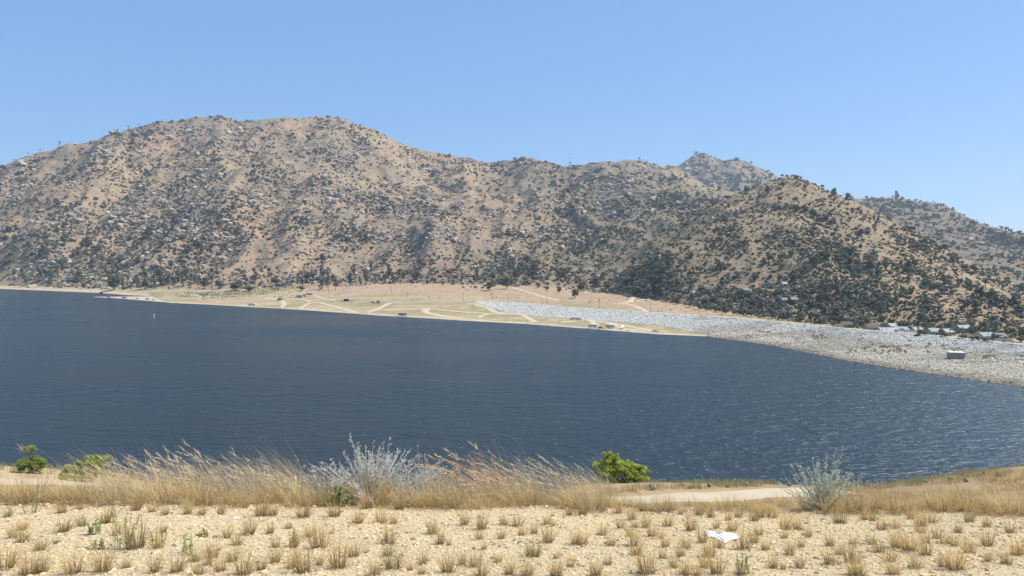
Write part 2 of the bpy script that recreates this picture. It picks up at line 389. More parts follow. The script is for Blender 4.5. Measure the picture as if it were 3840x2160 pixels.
def build_mass(name, fn, X, sfn, colfn, label=None):
    XX, DD = sfn(X); Z = fn(XX, DD); x = px(XX, DD)
    V = np.stack([x, DD, Z], -1).reshape(-1, 3)
    C = colfn(XX, DD, Z).reshape(-1, 3)
    o = obj(name, V, grid_faces(*XX.shape)[:, ::-1], M_HILL, C, smooth=True)
    return tag(o, label, None, None, "structure")
def rows(X, d0, d1, back, n, pw=1.0):
    t = np.concatenate([np.linspace(0, 1, n) ** pw, np.linspace(1.01, 1 + back, 12)])
    D = d0[:, None] + (d1 - d0)[:, None] * t[None]
    return np.broadcast_to(X[:, None], D.shape), D
def cf(XX, DD, Z):
    x = px(XX, DD); Y = zrow(Z, DD); c = hill_colour(x, DD, Z, gridval(VEG, XX, Y))
    g = np.zeros(XX.shape); k = np.zeros(XX.shape)
    for p, w, a in BARE: g = np.maximum(g, band(XX, Y, p, w) * a / 6)
    for p, w, a in ROCKY: k = np.maximum(k, band(XX, Y, p, w) * 0.6)
    c = mixc(c, np.broadcast_to(GOLD, c.shape), np.clip(g, 0, 0.8)); return mixc(c, np.broadcast_to(GREY, c.shape), k)
X = np.concatenate([np.arange(-3000, -200, 30.0), np.arange(-200, 3401, 7.0)])
build_mass("mountain", main_z, X, lambda X: rows(X, footD(X) - 25, SKD(X), 0.5, 330), cf)
X = np.arange(1900, 4501, 7.0)
build_mass("hill", cone_z, X, lambda X: rows(X, footD(X) - 25, CND(X), 0.6, 260), lambda a, d, z: mixc(cf(a, d, z), np.broadcast_to((0.34, 0.25, 0.145), z.shape + (3,)), 0.25 + 0.25 * sstep(2900, 3500, a)))
X = np.arange(2800, 4901, 10.0)
build_mass("far_hill", far_z, X, lambda X: rows(X, 1300 + 0 * X, 2700 + 0 * X, 0.5, 200), lambda a, d, z: mixc(cf(a, d, z), np.broadcast_to((0.17, 0.15, 0.105), z.shape + (3,)), np.full(z.shape, 0.6)))
X = np.arange(2200, 3301, 6.0)
build_mass("far_peak", peak_z, X, lambda X: rows(X, 2900 + 0 * X, 3900 + 0 * X, 0.5, 150), lambda a, d, z: mixc(cf(a, d, z), np.broadcast_to((0.23, 0.19, 0.14), z.shape + (3,)), np.full(z.shape, 0.5)))

# the lake-bed, shore flat and everything beyond as one sheet
X = np.concatenate([np.arange(-6000, -200, 100.0), np.arange(-200, 4100, 8.0), np.arange(4100, 9001, 100.0)])
t = np.concatenate([[-3.0, -0.6, -0.15, -0.05], np.linspace(0, 1, 150), [1.5, 3, 8, 20, 60]])
sd, fd = shoreD(X), footD(X)
sd2 = sd
DD = sd2[:, None] + (fd - sd2)[:, None] * t[None]
DD[:, 0] = 120; DD[:, 1] = 240; DD[:, 2] = np.minimum(290, DD[:, 3] - 10)
XX = np.broadcast_to(X[:, None], DD.shape)
Z = plain_z(XX, DD); 
Z[:, -5:] -= 3
x = px(XX, DD)
YY = zrow(Z, DD)
n1 = sstep(-0.25, 0.3, fbm(x * 0.35, DD, 26, 5, 301, 0.65)); n2 = sstep(-0.2, 0.4, fbm(x * 0.4, DD, 55, 3, 302))
inl = DD - sd2[:, None]; sd = sd2[:, None]; fd = fd[:, None]
GRASS_G, GRASS_Y, SAND, FIELD = (0.27, 0.235, 0.13), (0.39, 0.31, 0.18), (0.47, 0.385, 0.27), (0.37, 0.265, 0.175)
C = mixc(np.broadcast_to(GRASS_G, XX.shape + (3,)), np.broadcast_to(GRASS_Y, XX.shape + (3,)), n1)
C = mixc(C, np.broadcast_to(FIELD, C.shape), np.clip(n2 * 0.5 + sstep(0.45, 0.7, (DD - sd) / (fd - sd)) * (XX > 1150) * (1 - 0.8 * sstep(2600, 2900, XX)), 0, 1))
C = mixc(C, np.broadcast_to(SAND, C.shape), 1 - sstep(2, 14 + 14 * n1 + 40 * sstep(700, 400, XX), inl))
C = np.where((Z < -0.1)[..., None], np.array((0.16, 0.15, 0.11)), C)
M_FLAT = vcol("lakeshore_soil_and_grass", 0.95, 0.22, 0.12, bump=0.6, bscale=0.35, bdist=1.0, dots=[((0.11, 0.115, 0.07), 0.22, 0.17), ((0.52, 0.42, 0.28), 0.15, 0.12)])
tag(obj("ground", np.stack([x, DD, Z], -1).reshape(-1, 3), grid_faces(*XX.shape)[:, ::-1], M_FLAT, C.reshape(-1, 3), smooth=True), kind="structure")

# sand spit reaching out from the flat
X = np.arange(345, 661, 3.0); t = np.array([-0.25, 0, 0.12, 0.3, 0.5, 0.7, 0.88, 1, 1.25])
Yu, Yl = np.interp(X, SPX, SPU), np.interp(X, SPX, SPL); w_ = 1 + 0 * X
Yl = Yl + 0.35 * fbm(X, 0 * X, 22, 3, 305) * sstep(345, 400, X)
YR = Yl[:, None] + (Yu - Yl)[:, None] * t[None]; DD = (EYE - 0.3) * F / (YR - HOR); XX = np.broadcast_to(X[:, None], DD.shape)
Z = np.array([-.6, -.05, .2, .3, .34, .3, .2, -.05, -.6])[None] + 0 * DD; x = px(XX, DD)
tip = sstep(345, 360, XX); Z = Z * tip - 0.3 * (1 - tip)
n3 = sstep(0.0, 0.4, fbm(x * .4, DD, 14, 3, 306)) * sstep(520, 640, XX) * (t[None] > .2)
C = mixc(np.broadcast_to(SAND, XX.shape + (3,)), np.broadcast_to(GRASS_Y, XX.shape + (3,)), n3)
tag(obj("beach", np.stack([x, DD, Z], -1).reshape(-1, 3), grid_faces(*XX.shape), M_FLAT, C.reshape(-1, 3), smooth=True), kind="structure")

# ------------------------------------------------------------------ water
def water_mat():
    m, n, l, p = _mat("lake_water")
    geo = n.new("ShaderNodeNewGeometry")
    mp = n.new("ShaderNodeMapping"); mp.inputs['Rotation'].default_value = (0, 0, math.radians(-14)); mp.inputs['Scale'].default_value = (0.42, 1.0, 1.0)
    l.new(geo.outputs['Position'], mp.inputs[0])
    hsum = None
    for sc, w, det in ((1.1, 0.42, 4), (0.4, 1.25, 3), (0.13, 1.2, 2)):
        nz = n.new("ShaderNodeTexNoise"); nz.inputs['Scale'].default_value = sc; nz.inputs['Detail'].default_value = det; nz.inputs['Roughness'].default_value = 0.55
        l.new(mp.outputs[0], nz.inputs['Vector'])
        mu = n.new("ShaderNodeMath"); mu.operation = 'MULTIPLY'; mu.inputs[1].default_value = w; l.new(nz.outputs[0], mu.inputs[0])
        if hsum is None: hsum = mu.outputs[0]
        else:
            ad = n.new("ShaderNodeMath"); l.new(hsum, ad.inputs[0]); l.new(mu.outputs[0], ad.inputs[1]); hsum = ad.outputs[0]
    bp = n.new("ShaderNodeBump"); bp.inputs['Strength'].default_value = 1.0; bp.inputs['Distance'].default_value = 1.3
    l.new(hsum, bp.inputs['Height']); l.new(bp.outputs[0], p.inputs['Normal'])
    # gusts: broad patches where the ripples are rougher
    g = n.new("ShaderNodeTexNoise"); g.inputs['Scale'].default_value = 0.006; g.inputs['Detail'].default_value = 4
    mg = n.new("ShaderNodeMapping"); mg.inputs['Scale'].default_value = (0.5, 2.0, 1); l.new(geo.outputs['Position'], mg.inputs[0]); l.new(mg.outputs[0], g.inputs['Vector'])
    rr = n.new("ShaderNodeMapRange"); rr.inputs[1].default_value = 0.35; rr.inputs[2].default_value = 0.65; rr.inputs[3].default_value = 0.20; rr.inputs[4].default_value = 0.32
    l.new(g.outputs[0], rr.inputs[0]); l.new(rr.outputs[0], p.inputs['Roughness'])
    # scattered whitecaps, with painted sun sparkle thickening the specks to the right
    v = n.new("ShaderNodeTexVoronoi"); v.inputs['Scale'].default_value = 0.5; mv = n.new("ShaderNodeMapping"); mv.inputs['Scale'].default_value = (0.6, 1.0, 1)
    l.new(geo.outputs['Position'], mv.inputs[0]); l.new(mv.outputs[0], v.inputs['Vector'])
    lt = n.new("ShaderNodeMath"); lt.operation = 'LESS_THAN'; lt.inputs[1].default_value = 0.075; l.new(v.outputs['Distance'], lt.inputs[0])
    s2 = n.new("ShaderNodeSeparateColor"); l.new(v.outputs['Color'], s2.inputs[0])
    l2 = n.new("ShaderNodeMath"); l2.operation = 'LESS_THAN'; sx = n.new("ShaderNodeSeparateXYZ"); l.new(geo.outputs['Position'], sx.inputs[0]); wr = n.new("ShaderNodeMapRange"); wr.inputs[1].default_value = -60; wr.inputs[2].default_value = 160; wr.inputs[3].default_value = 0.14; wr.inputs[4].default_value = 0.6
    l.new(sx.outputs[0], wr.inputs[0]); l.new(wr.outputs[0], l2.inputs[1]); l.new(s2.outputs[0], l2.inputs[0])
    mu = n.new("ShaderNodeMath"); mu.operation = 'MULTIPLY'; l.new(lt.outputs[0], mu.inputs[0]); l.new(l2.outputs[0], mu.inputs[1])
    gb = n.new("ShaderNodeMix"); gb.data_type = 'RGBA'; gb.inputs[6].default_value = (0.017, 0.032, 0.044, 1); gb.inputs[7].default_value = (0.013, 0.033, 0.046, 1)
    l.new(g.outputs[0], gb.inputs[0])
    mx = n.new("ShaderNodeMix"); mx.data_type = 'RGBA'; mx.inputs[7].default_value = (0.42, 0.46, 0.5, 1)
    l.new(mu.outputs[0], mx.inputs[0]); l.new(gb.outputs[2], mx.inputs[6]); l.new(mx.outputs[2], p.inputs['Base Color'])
    p.inputs['IOR'].default_value = 1.33; p.inputs['Specular IOR Level'].default_value = 0.42
    return m
n = 72; rr_ = np.concatenate([[60], np.geomspace(90, 7000, 40)])
th = np.linspace(-1.5, 1.5, n)
R, T = np.meshgrid(rr_, th, indexing='ij')
V = np.stack([R * np.sin(T), R * np.cos(T), 0 * R], -1).reshape(-1, 3)
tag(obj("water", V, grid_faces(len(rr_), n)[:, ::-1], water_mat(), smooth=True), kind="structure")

# ------------------------------------------------------------------ fore hillside
xs = np.concatenate([-np.geomspace(400, 9, 90), np.arange(-8.9, 8.91, 0.045), np.geomspace(9, 400, 90)])
ys = np.concatenate([np.linspace(-40, 2, 20), np.arange(2.1, 12, 0.045), np.geomspace(12, 70, 150), np.linspace(71, 190, 40)])
FXX, FYY = np.meshgrid(xs, ys, indexing='ij')
FZ = fore_z(FXX, FYY)
n1 = sstep(-0.3, 0.4, fbm(FXX, FYY, 2.5, 4, 401)); n2 = sstep(-0.25, 0.35, fbm(FXX, FYY, 9, 4, 402))
CREAM, STRAW, DIRT, BROWN = (0.62, 0.485, 0.29), (0.38, 0.28, 0.15), (0.46, 0.35, 0.21), (0.30, 0.21, 0.125)
C = mixc(np.broadcast_to(CREAM, FXX.shape + (3,)), np.broadcast_to((0.60, 0.48, 0.30), FXX.shape + (3,)), n1)
edge = sstep(7.7, 8.6, FYY + 0.5 * fbm(FXX, FYY, 1.2, 3, 403))
C = mixc(C, mixc(np.broadcast_to(STRAW, C.shape), np.broadcast_to(BROWN, C.shape), n2), edge)
bx = 1920 + F * FXX / np.maximum(FYY, 1)
C = np.where(((FYY > 14) & (bx < 1000))[..., None], mixc(np.broadcast_to(DIRT, C.shape), np.broadcast_to(STRAW, C.shape), n2 * 0.8), C)
M_FORE = vcol("gravelly_soil", 0.95, 0.16, 9.0, bump=1.0, bscale=34.0, bdist=0.035, dots=[((0.42, 0.32, 0.22), 21.0, 0.22)])
tag(obj("hillside", np.stack([FXX, FYY, FZ], -1).reshape(-1, 3), grid_faces(*FXX.shape)[:, ::-1], M_FORE, C.reshape(-1, 3), smooth=True), kind="structure")

# ------------------------------------------------------------------ dirt roads
M_ROAD = plain("pale_dirt", (0.50, 0.415, 0.29), 0.95, var=0.18, scale=0.2, spec=0.1)
def ribbon(pts, width, name="dirt_road", zf=None, lift=0.14, step=6.0, mat=None):
    P = np.array(pts, float)
    seg = np.hypot(*(P[1:, :2] - P[:-1, :2]).T); L = np.concatenate([[0], np.cumsum(seg)]); m = max(8, int(L[-1] / step))
    tt = np.linspace(0, L[-1], m); x = np.interp(tt, L, P[:, 0]); y = np.interp(tt, L, P[:, 1])
    for _ in range(3): x[1:-1] = (x[:-2] + x[1:-1] * 2 + x[2:]) / 4; y[1:-1] = (y[:-2] + y[1:-1] * 2 + y[2:]) / 4
    tx, ty = np.gradient(x), np.gradient(y); ln = np.hypot(tx, ty); nx, ny = -ty / ln, tx / ln
    w = width * (1 + 0.22 * fbm(x, y, step * 4, 2, 7))
    o = np.linspace(-0.5, 0.5, 5)[None]
    gx = x[:, None] + nx[:, None] * w[:, None] * o; gy = y[:, None] + ny[:, None] * w[:, None] * o
    gz = zf(gx, gy) + lift * (1 - 0.8 * (2 * np.abs(o)) ** 3)
    ob = obj(name, np.stack([gx, gy, gz], -1).reshape(-1, 3), grid_faces(m, 5), mat or M_ROAD, smooth=True)
    return tag(ob, kind="structure")
def lz(x, y): return land_z(1920 + F * x / y, y)
ROADS = [([(640,1134),(700,1137),(800,1139),(850,1133),(920,1127),(990,1122),(1030,1120),(1060,1130),(1067,1143),(1050,1155)], 5),
 ([(990,1121),(1030,1119),(1060,1119)], 16), ([(1030,1119),(1070,1113),(1130,1110),(1170,1107),(1210,1119),(1260,1127)], 5), ([(1030,1121),(1080,1117),(1140,1123),(1165,1133)], 5),
 ([(1118,1158),(1165,1134),(1185,1133),(1240,1145),(1300,1162),(1345,1175)], 5.5), ([(1375,1174),(1410,1161),(1440,1148),(1455,1139),(1470,1133),(1500,1133)], 6),
 ([(1230,1161),(1330,1156),(1440,1150)], 4), ([(1608,1157),(1588,1165),(1600,1174),(1660,1185),(1740,1193)], 7), ([(1440,1161),(1530,1159),(1610,1157),(1700,1167),(1790,1172),(1830,1177),(1960,1180),(2150,1190),(2230,1204),(2280,1209),(2450,1241)], 5.5),
 ([(1760,1138),(1800,1147),(1836,1156),(1850,1170),(1905,1178)], 6), ([(1790,1192),(1808,1182),(1835,1177)], 5), ([(1960,1181),(2010,1210)], 5), ([(2215,1203),(2240,1224)], 5), ([(2275,1209),(2310,1222),(2355,1240)], 5),
 ([(500,1119),(560,1113),(640,1109),(770,1112)], 4.5), ([(480,1117),(600,1112),(700,1107),(800,1113),(890,1116)], 4), ([(2100,1209),(2150,1204),(2185,1202)], 5),
 ([(1920,1078),(1960,1090),(2020,1108),(2070,1121),(2110,1129)], 5), ([(2300,1137),(2345,1137),(2400,1155),(2440,1170)], 5), ([(2345,1137),(2368,1126),(2377,1108),(2350,1093)], 6), ([(2345,1137),(2390,1126),(2440,1119)], 5),
 ([(2185,1100),(2230,1087)], 4)]
for pts, w in ROADS:
    P = [at(a, b) for a, b in pts]
    ribbon([p for p in P if p[0] == p[0]], w, zf=lz, lift=0.35)
P = [fhit(a, b) for a, b in ((2180, 1886), (2450, 1872), (2700, 1862), (2950, 1850), (3130, 1842))]
ribbon(P, 5.2, zf=fore_z, lift=0.12, step=0.8)
P = [fhit(a, b) for a, b in ((-300, 1800), (0, 1806), (250, 1812), (520, 1830))]
ribbon(P, 4.0, zf=fore_z, lift=0.10, step=0.8)
M_ASPH = plain("grey_asphalt", (0.30, 0.30, 0.30), 0.9, scale=0.4)
ribbon([at(1452, 1137), at(1490, 1134)], 9, name="parking_lot", zf=lz, lift=0.4, mat=M_ASPH)
ribbon([at(1640, 1139), at(1700, 1136), at(1745, 1131), at(1790, 1129)], 5, name="paved_road", zf=lz, lift=0.4, mat=M_ASPH)
# ------------------------------------------------------------------ rock dam
def ico(sub=1):
    import bmesh
    b = bmesh.new(); bmesh.ops.create_icosphere(b, subdivisions=sub, radius=1.0)
    V = np.array([v.co[:] for v in b.verts]); Fc = np.array([[v.index for v in f.verts] for f in b.faces]); b.free()
    return V, Fc
ICO1, ICO2 = ico(1), ico(2)
def rock_proto(seed, base=ICO1, flat=0.6, jag=0.3):
    r = np.random.default_rng(seed); V, Fc = base
    V = V * (1 + jag * (r.random((len(V), 1)) - 0.5) * 2)
    for _ in range(3):                       # a few broken planes
        d = r.normal(size=3); d /= np.linalg.norm(d); k = 0.55 + 0.25 * r.random(); s = V @ d
        V = V - np.outer(np.maximum(s - k, 0) * 0.9, d)
    return V * np.array([1, 0.6 + 0.4 * r.random(), flat * (0.8 + 0.5 * r.random())]), Fc
def merge(protos, idx, pos, sc, rz, tint, tilt=None):
    """One mesh's arrays out of many placed shapes. protos: (V, F, C or None)."""
    Vs, Fs, Cs, off = [], [], [], 0
    sc = np.asarray(sc, float); sc = sc[:, None] * np.ones((1, 3)) if sc.ndim == 1 else sc
    for k, pr in enumerate(protos):
        V, Fc = pr[0], pr[1]; C = pr[2] if len(pr) > 2 else None
        m = np.where(idx == k)[0]
        if not len(m): continue
        c, s = np.cos(rz[m])[:, None], np.sin(rz[m])[:, None]
        P = V[None] * sc[m][:, None, :]
        if tilt is not None:
            a = tilt[m][:, None]; y = P[:, :, 1] * np.cos(a) - P[:, :, 2] * np.sin(a); z = P[:, :, 1] * np.sin(a) + P[:, :, 2] * np.cos(a)
            P = np.stack([P[:, :, 0], y, z], -1)
        X_ = P[:, :, 0] * c - P[:, :, 1] * s; Y_ = P[:, :, 0] * s + P[:, :, 1] * c
        P = np.stack([X_, Y_, P[:, :, 2]], -1) + pos[m][:, None, :]
        Vs.append(P.reshape(-1, 3)); nv = len(V)
        Fs.append((Fc[None] + (np.arange(len(m)) * nv)[:, None, None] + off).reshape(-1, Fc.shape[1])); off += nv * len(m)
        cc = np.broadcast_to(tint[m][:, None, :], (len(m), nv, 3))
        if C is not None: cc = cc * C[None]
        Cs.append(cc.reshape(-1, 3))
    w = {}
    for f in Fs: w.setdefault(f.shape[1], []).append(f)
    return np.concatenate(Vs), [np.concatenate(v) for v in w.values()], np.concatenate(Cs)
def stuff(name, label, protos, idx, pos, sc, rz, tint, mat, tilt=None, smooth=False, cat=None):
    V, Fc, C = merge(protos, idx, pos, sc, rz, tint, tilt)
    return tag(obj(name, V, Fc, mat, C, smooth), label, cat, None, "stuff")

X = np.arange(1771, 6001, 8.0); t = np.concatenate([[-0.05], np.linspace(0, 1, 26), [1.03, 1.2, 1.45]])
cd, bd = crestD(X), baseD(X) - 0.5
DD = bd[:, None] + np.maximum(cd - bd, 5)[:, None] * np.minimum(t, 1)[None]
DD[:, -3] = cd + 4; DD[:, -2] = cd + 12; DD[:, -1] = cd + 24
XX = np.broadcast_to(X[:, None], DD.shape); Z = dam_z(XX, DD); Z = np.maximum(Z, -3)
C = np.zeros(XX.shape + (3,)) + np.array((0.46, 0.44, 0.40)); C[:, -4:-2] = (0.50, 0.46, 0.38); C[:, -2:] = (0.36, 0.30, 0.19)
M_DAM = vcol("dam_stone_fill", 0.95, 0.2, 0.5, bump=1.0, bscale=0.8, bdist=1.0, dots=[((0.22, 0.21, 0.20), 0.55, 0.3)])
o = obj("rock_dam", np.stack([px(XX, DD), DD, Z], -1).reshape(-1, 3), grid_faces(*XX.shape)[:, ::-1], M_DAM, C.reshape(-1, 3))
tag(o, "long low embankment dam faced with pale broken rock along the far shore", "dam")

M_ROCK = vcol("granite", 0.9, 0.22, 0.35, bump=0.5, bscale=0.9, bdist=0.5)
N = 90000
X = rng.uniform(1775, 4150, N); t = rng.random(N)
D = (baseD(X) - 0.5) + np.maximum(crestD(X) - baseD(X), 0) * t
w = np.interp(D, [330, 900], [1.0, 0.55])
dens = np.where(X > 2560, 1.0, 1.0)
# rocks per ground area: the far end of the dam is longer per column
keep = (crestD(X) - baseD(X) > 2) & (D < crestD(X) - 1.2) & (rng.random(N) < dens)
X, D = X[keep], D[keep]; z = dam_z(X, D); x = px(X, D)
n = len(X); s = rng.uniform(0.3, 0.75, n) * np.interp(D, [340, 800], [0.9, 1.35])
low = sstep(2500, 2900, X) * sstep(5.6, 3.4, z + 1.2 * fbm(x, D, 12, 3, 67))
s *= 0.85; s[rng.random(n) < 0.03] *= 1.8
g = rng.uniform(0.74, 1.08, n)
tint = np.stack([g * 0.58, g * 0.55, g * 0.49], -1)
tint = np.where((low > rng.random(n))[:, None], tint * np.array([0.98, 0.92, 0.80]), tint)
patch = (fbm(x * .5 + 200, D * 1.5, 22, 3, 66) > 0.12) & (X > 2600); tint[patch] *= 0.8
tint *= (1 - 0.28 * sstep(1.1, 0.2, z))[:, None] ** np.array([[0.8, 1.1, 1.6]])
tint[rng.random(n) < 0.06] *= 0.5
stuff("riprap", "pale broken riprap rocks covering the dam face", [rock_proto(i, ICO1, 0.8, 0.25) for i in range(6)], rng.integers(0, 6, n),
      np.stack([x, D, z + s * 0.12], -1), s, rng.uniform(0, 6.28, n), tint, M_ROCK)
# ------------------------------------------------------------------ trees, brush and boulders on the slopes
def crown_proto(seed, kind, nl, nt, base):
    """Leaf-clump crown, about 1 wide, standing on z=0. Oak: broad; pine: tall and open; shrub: low."""
    r = np.random.default_rng(seed); V0, F0 = base; Vs, Fs, Cs, off = [], [], [], 0
    if kind == 'oak': zc, rz_, rr = 0.50, 0.30, 0.34
    elif kind == 'pine': zc, rz_, rr = 1.05, 0.62, 0.27
    else: zc, rz_, rr = 0.27, 0.20, 0.24
    P = []
    for i in range(nl):
        d = r.normal(size=3); d /= np.linalg.norm(d); k = r.random() ** 0.45
        p = np.array([d[0] * rr * k, d[1] * rr * k, zc + d[2] * rz_ * k])
        if kind == 'pine': p[:2] *= 1.15 - 0.45 * (p[2] - 0.45) / 1.2
        P.append(p); s = r.uniform(0.12, 0.21) * (1.6 if kind == 'shrub' else 0.95)
        v = V0 * (1 + 0.45 * (r.random((len(V0), 1)) - 0.5)) * s * np.array([1, 1, 0.75]) + p
        Vs.append(v); Fs.append(F0 + off); off += len(v); Cs.append(np.full(len(v), r.uniform(0.65, 1.35)))
    for i in range(nt):
        p = P[r.integers(nl)] + r.normal(size=3) * 0.12; a = r.normal(size=3); b = r.normal(size=3)
        s = r.uniform(0.04, 0.09); v = np.array([p, p + a * s, p + b * s])
        Vs.append(v); Fs.append(np.array([[0, 1, 2]]) + off); off += 3; Cs.append(np.full(3, r.uniform(0.7, 1.7)))
    V = np.concatenate(Vs); V[:, 2] = np.maximum(V[:, 2], 0.0)
    return V, np.concatenate(Fs), np.repeat(np.concatenate(Cs)[:, None], 3, 1)
def tube(pts, rad, n=5):
    pts = np.array(pts, float); m = len(pts); rad = np.broadcast_to(rad, (m,)); t = np.gradient(pts, axis=0)
    t /= np.linalg.norm(t, axis=1)[:, None] + 1e-9; ref = np.where(np.abs(t[:, 2:3]) > 0.9, [[1., 0, 0]], [[0, 0, 1.]])
    u = np.cross(t, ref); u /= np.linalg.norm(u, axis=1)[:, None] + 1e-9; w = np.cross(t, u)
    a = np.arange(n) * 2 * math.pi / n
    V = pts[:, None] + rad[:, None, None] * (np.cos(a)[None, :, None] * u[:, None] + np.sin(a)[None, :, None] * w[:, None])
    i = np.arange(m - 1)[:, None] * n; j = np.arange(n)[None]
    Fq = np.stack([i + j, i + (j + 1) % n, i + n + (j + 1) % n, i + n + j], -1).reshape(-1, 4)
    return V.reshape(-1, 3), Fq
def cat_parts(parts):
    Vs, Fs, off = [], [], 0
    for V, Fq in parts: Vs.append(V); Fs.append(Fq + off); off += len(V)
    return np.concatenate(Vs), np.concatenate(Fs)
def trunk_proto(seed, kind):
    r = np.random.default_rng(seed); h = 0.55 if kind == 'oak' else 1.35
    tr = [tube([(0, 0, -0.1), (0.01, 0, h * 0.4), (0.03 * r.normal(), 0.02, h)], [0.045, 0.035, 0.012])]
    for i in range(5):
        a = r.uniform(0, 6.28); z = h * r.uniform(0.35, 0.9); L = 0.3
        tr.append(tube([(0, 0, z), (L * 0.5 * math.cos(a), L * 0.5 * math.sin(a), z + 0.08), (L * math.cos(a), L * math.sin(a), z + 0.2)], [0.02, 0.014, 0.006], 4))
    return cat_parts(tr)
M_LEAF = vcol("tree_foliage", 0.9, 0.3, 0.8, spec=0.15, rand=0.18)
M_BARK = plain("bark", (0.11, 0.09, 0.075), 0.95, scale=2)
OAKG, PINEG, SHG, DRYS = (0.090, 0.100, 0.062), (0.125, 0.13, 0.105), (0.105, 0.10, 0.068), (0.19, 0.165, 0.115)
def pixel_points(n_cell, G, y0, y1, seed, cluster=1.0, cs=70.0):
    """Points on the visible slopes, as many per patch of view as the table asks for."""
    r = np.random.default_rng(seed)
    A = (3960 * (y1 - y0)) / 1e4; n = int(A * n_cell * 10 * 1.9)
    X = r.uniform(-60, 3900, n); Y = r.uniform(y0, y1, n)
    p = G(X, Y) / 10.0; k = r.random(n) < p; X, Y = X[k], Y[k]
    D = hit(X, Y); ok = ~np.isnan(D) & (D > footD(X) - 12); X, D = X[ok], D[ok]
    x = px(X, D); cl = np.exp(cluster * (2.3 * fbm(x, D, cs, 3, seed + 5) + 1.5 * fbm(x + D * .4, D, 210, 3, 999))) ; cl /= max(1e-6, np.mean(cl))
    k = r.random(len(X)) < np.clip(cl / 1.9, 0, 1); X, D = X[k], D[k]
    z = land_z(X, D); return X, D, z
def on_hill(X, D): return D > footD(X) - 5

# boulders
Xb, Db, zb = pixel_points(21.0, lambda X, Y: rock_at(X, Y) ** 1.3 / 1.95, 430, 1150, 31, 1.7, 60.0)
n = len(Xb); Yb = zrow(zb, Db)
sp = np.exp(rng.normal(math.log(6.3), 0.52, n)) * np.interp(Yb, [450, 1000], [0.95, 1.1])
sp = np.clip(sp, 3.5, 24)
CR = np.array([(1960,600,30),(1988,604,24),(1938,606,20),(1912,612,16),(2010,612,16),(2045,622,14),(826,442,24),(812,448,18),(845,452,18),(700,452,16),(720,452,14),(770,452,14),(600,466,14),(470,492,16),(1240,452,12),(1180,446,12),(1110,452,14),(1060,450,12),(1130,588,26),(1105,600,24),(1075,612,22),(1150,612,20),(1040,596,18),(1330,545,24),(1360,560,20),(1300,556,20),(2240,640,22),(2260,665,24),(2290,650,20),(2330,660,20),(2200,650,20),(2150,660,18),(2420,650,20),(2440,668,18),(2480,660,16),(2630,618,26),(2650,628,24),(2610,632,18),(2790,630,20),(2820,640,18)], float)
cd_ = hit(CR[:, 0], CR[:, 1]); ok_ = ~np.isnan(cd_); CR = CR[ok_]; cd_ = cd_[ok_]
NC = len(CR); Xb = np.concatenate([CR[:, 0], Xb]); Db = np.concatenate([cd_, Db]); zb = np.concatenate([land_z(CR[:, 0], cd_), zb]); n = len(Xb); Yb = zrow(zb, Db)
sp = np.concatenate([CR[:, 2], sp])
crag = sstep(0.15, 0.5, fbm(px(Xb, Db), Db, 110, 3, 77)) * (Yb < 760) * (rng.random(n) < 0.30)
crag[:NC] = 0
sp = np.minimum(sp * (1 + 0.9 * crag), 27); crag[:NC] = 1
sb = sp * Db / F * 0.62
g = rng.uniform(0.75, 1.15, n)[:, None]
tb = g * np.where((rng.random(n) < 0.12 + 0.5 * (crag > 0.3))[:, None], [[0.23, 0.195, 0.16]], [[0.41, 0.345, 0.27]])
RP = [rock_proto(100 + i, ICO1, 0.62, 0.32) for i in range(8)]
pos = np.stack([px(Xb, Db), Db, zb + sb * 0.15], -1)
ib = rng.integers(0, 8, n); rb = rng.uniform(0, 6.28, n); tl = rng.uniform(-0.4, 0.4, n)
order = np.argsort(-sp); big = order[:220]; rest = order[220:]
stuff("boulders", "pale granite boulders and broken rock strewn over the slopes", RP, ib[rest], pos[rest], sb[rest], rb[rest], tb[rest], M_ROCK, tl[rest])
print("boulders", n)

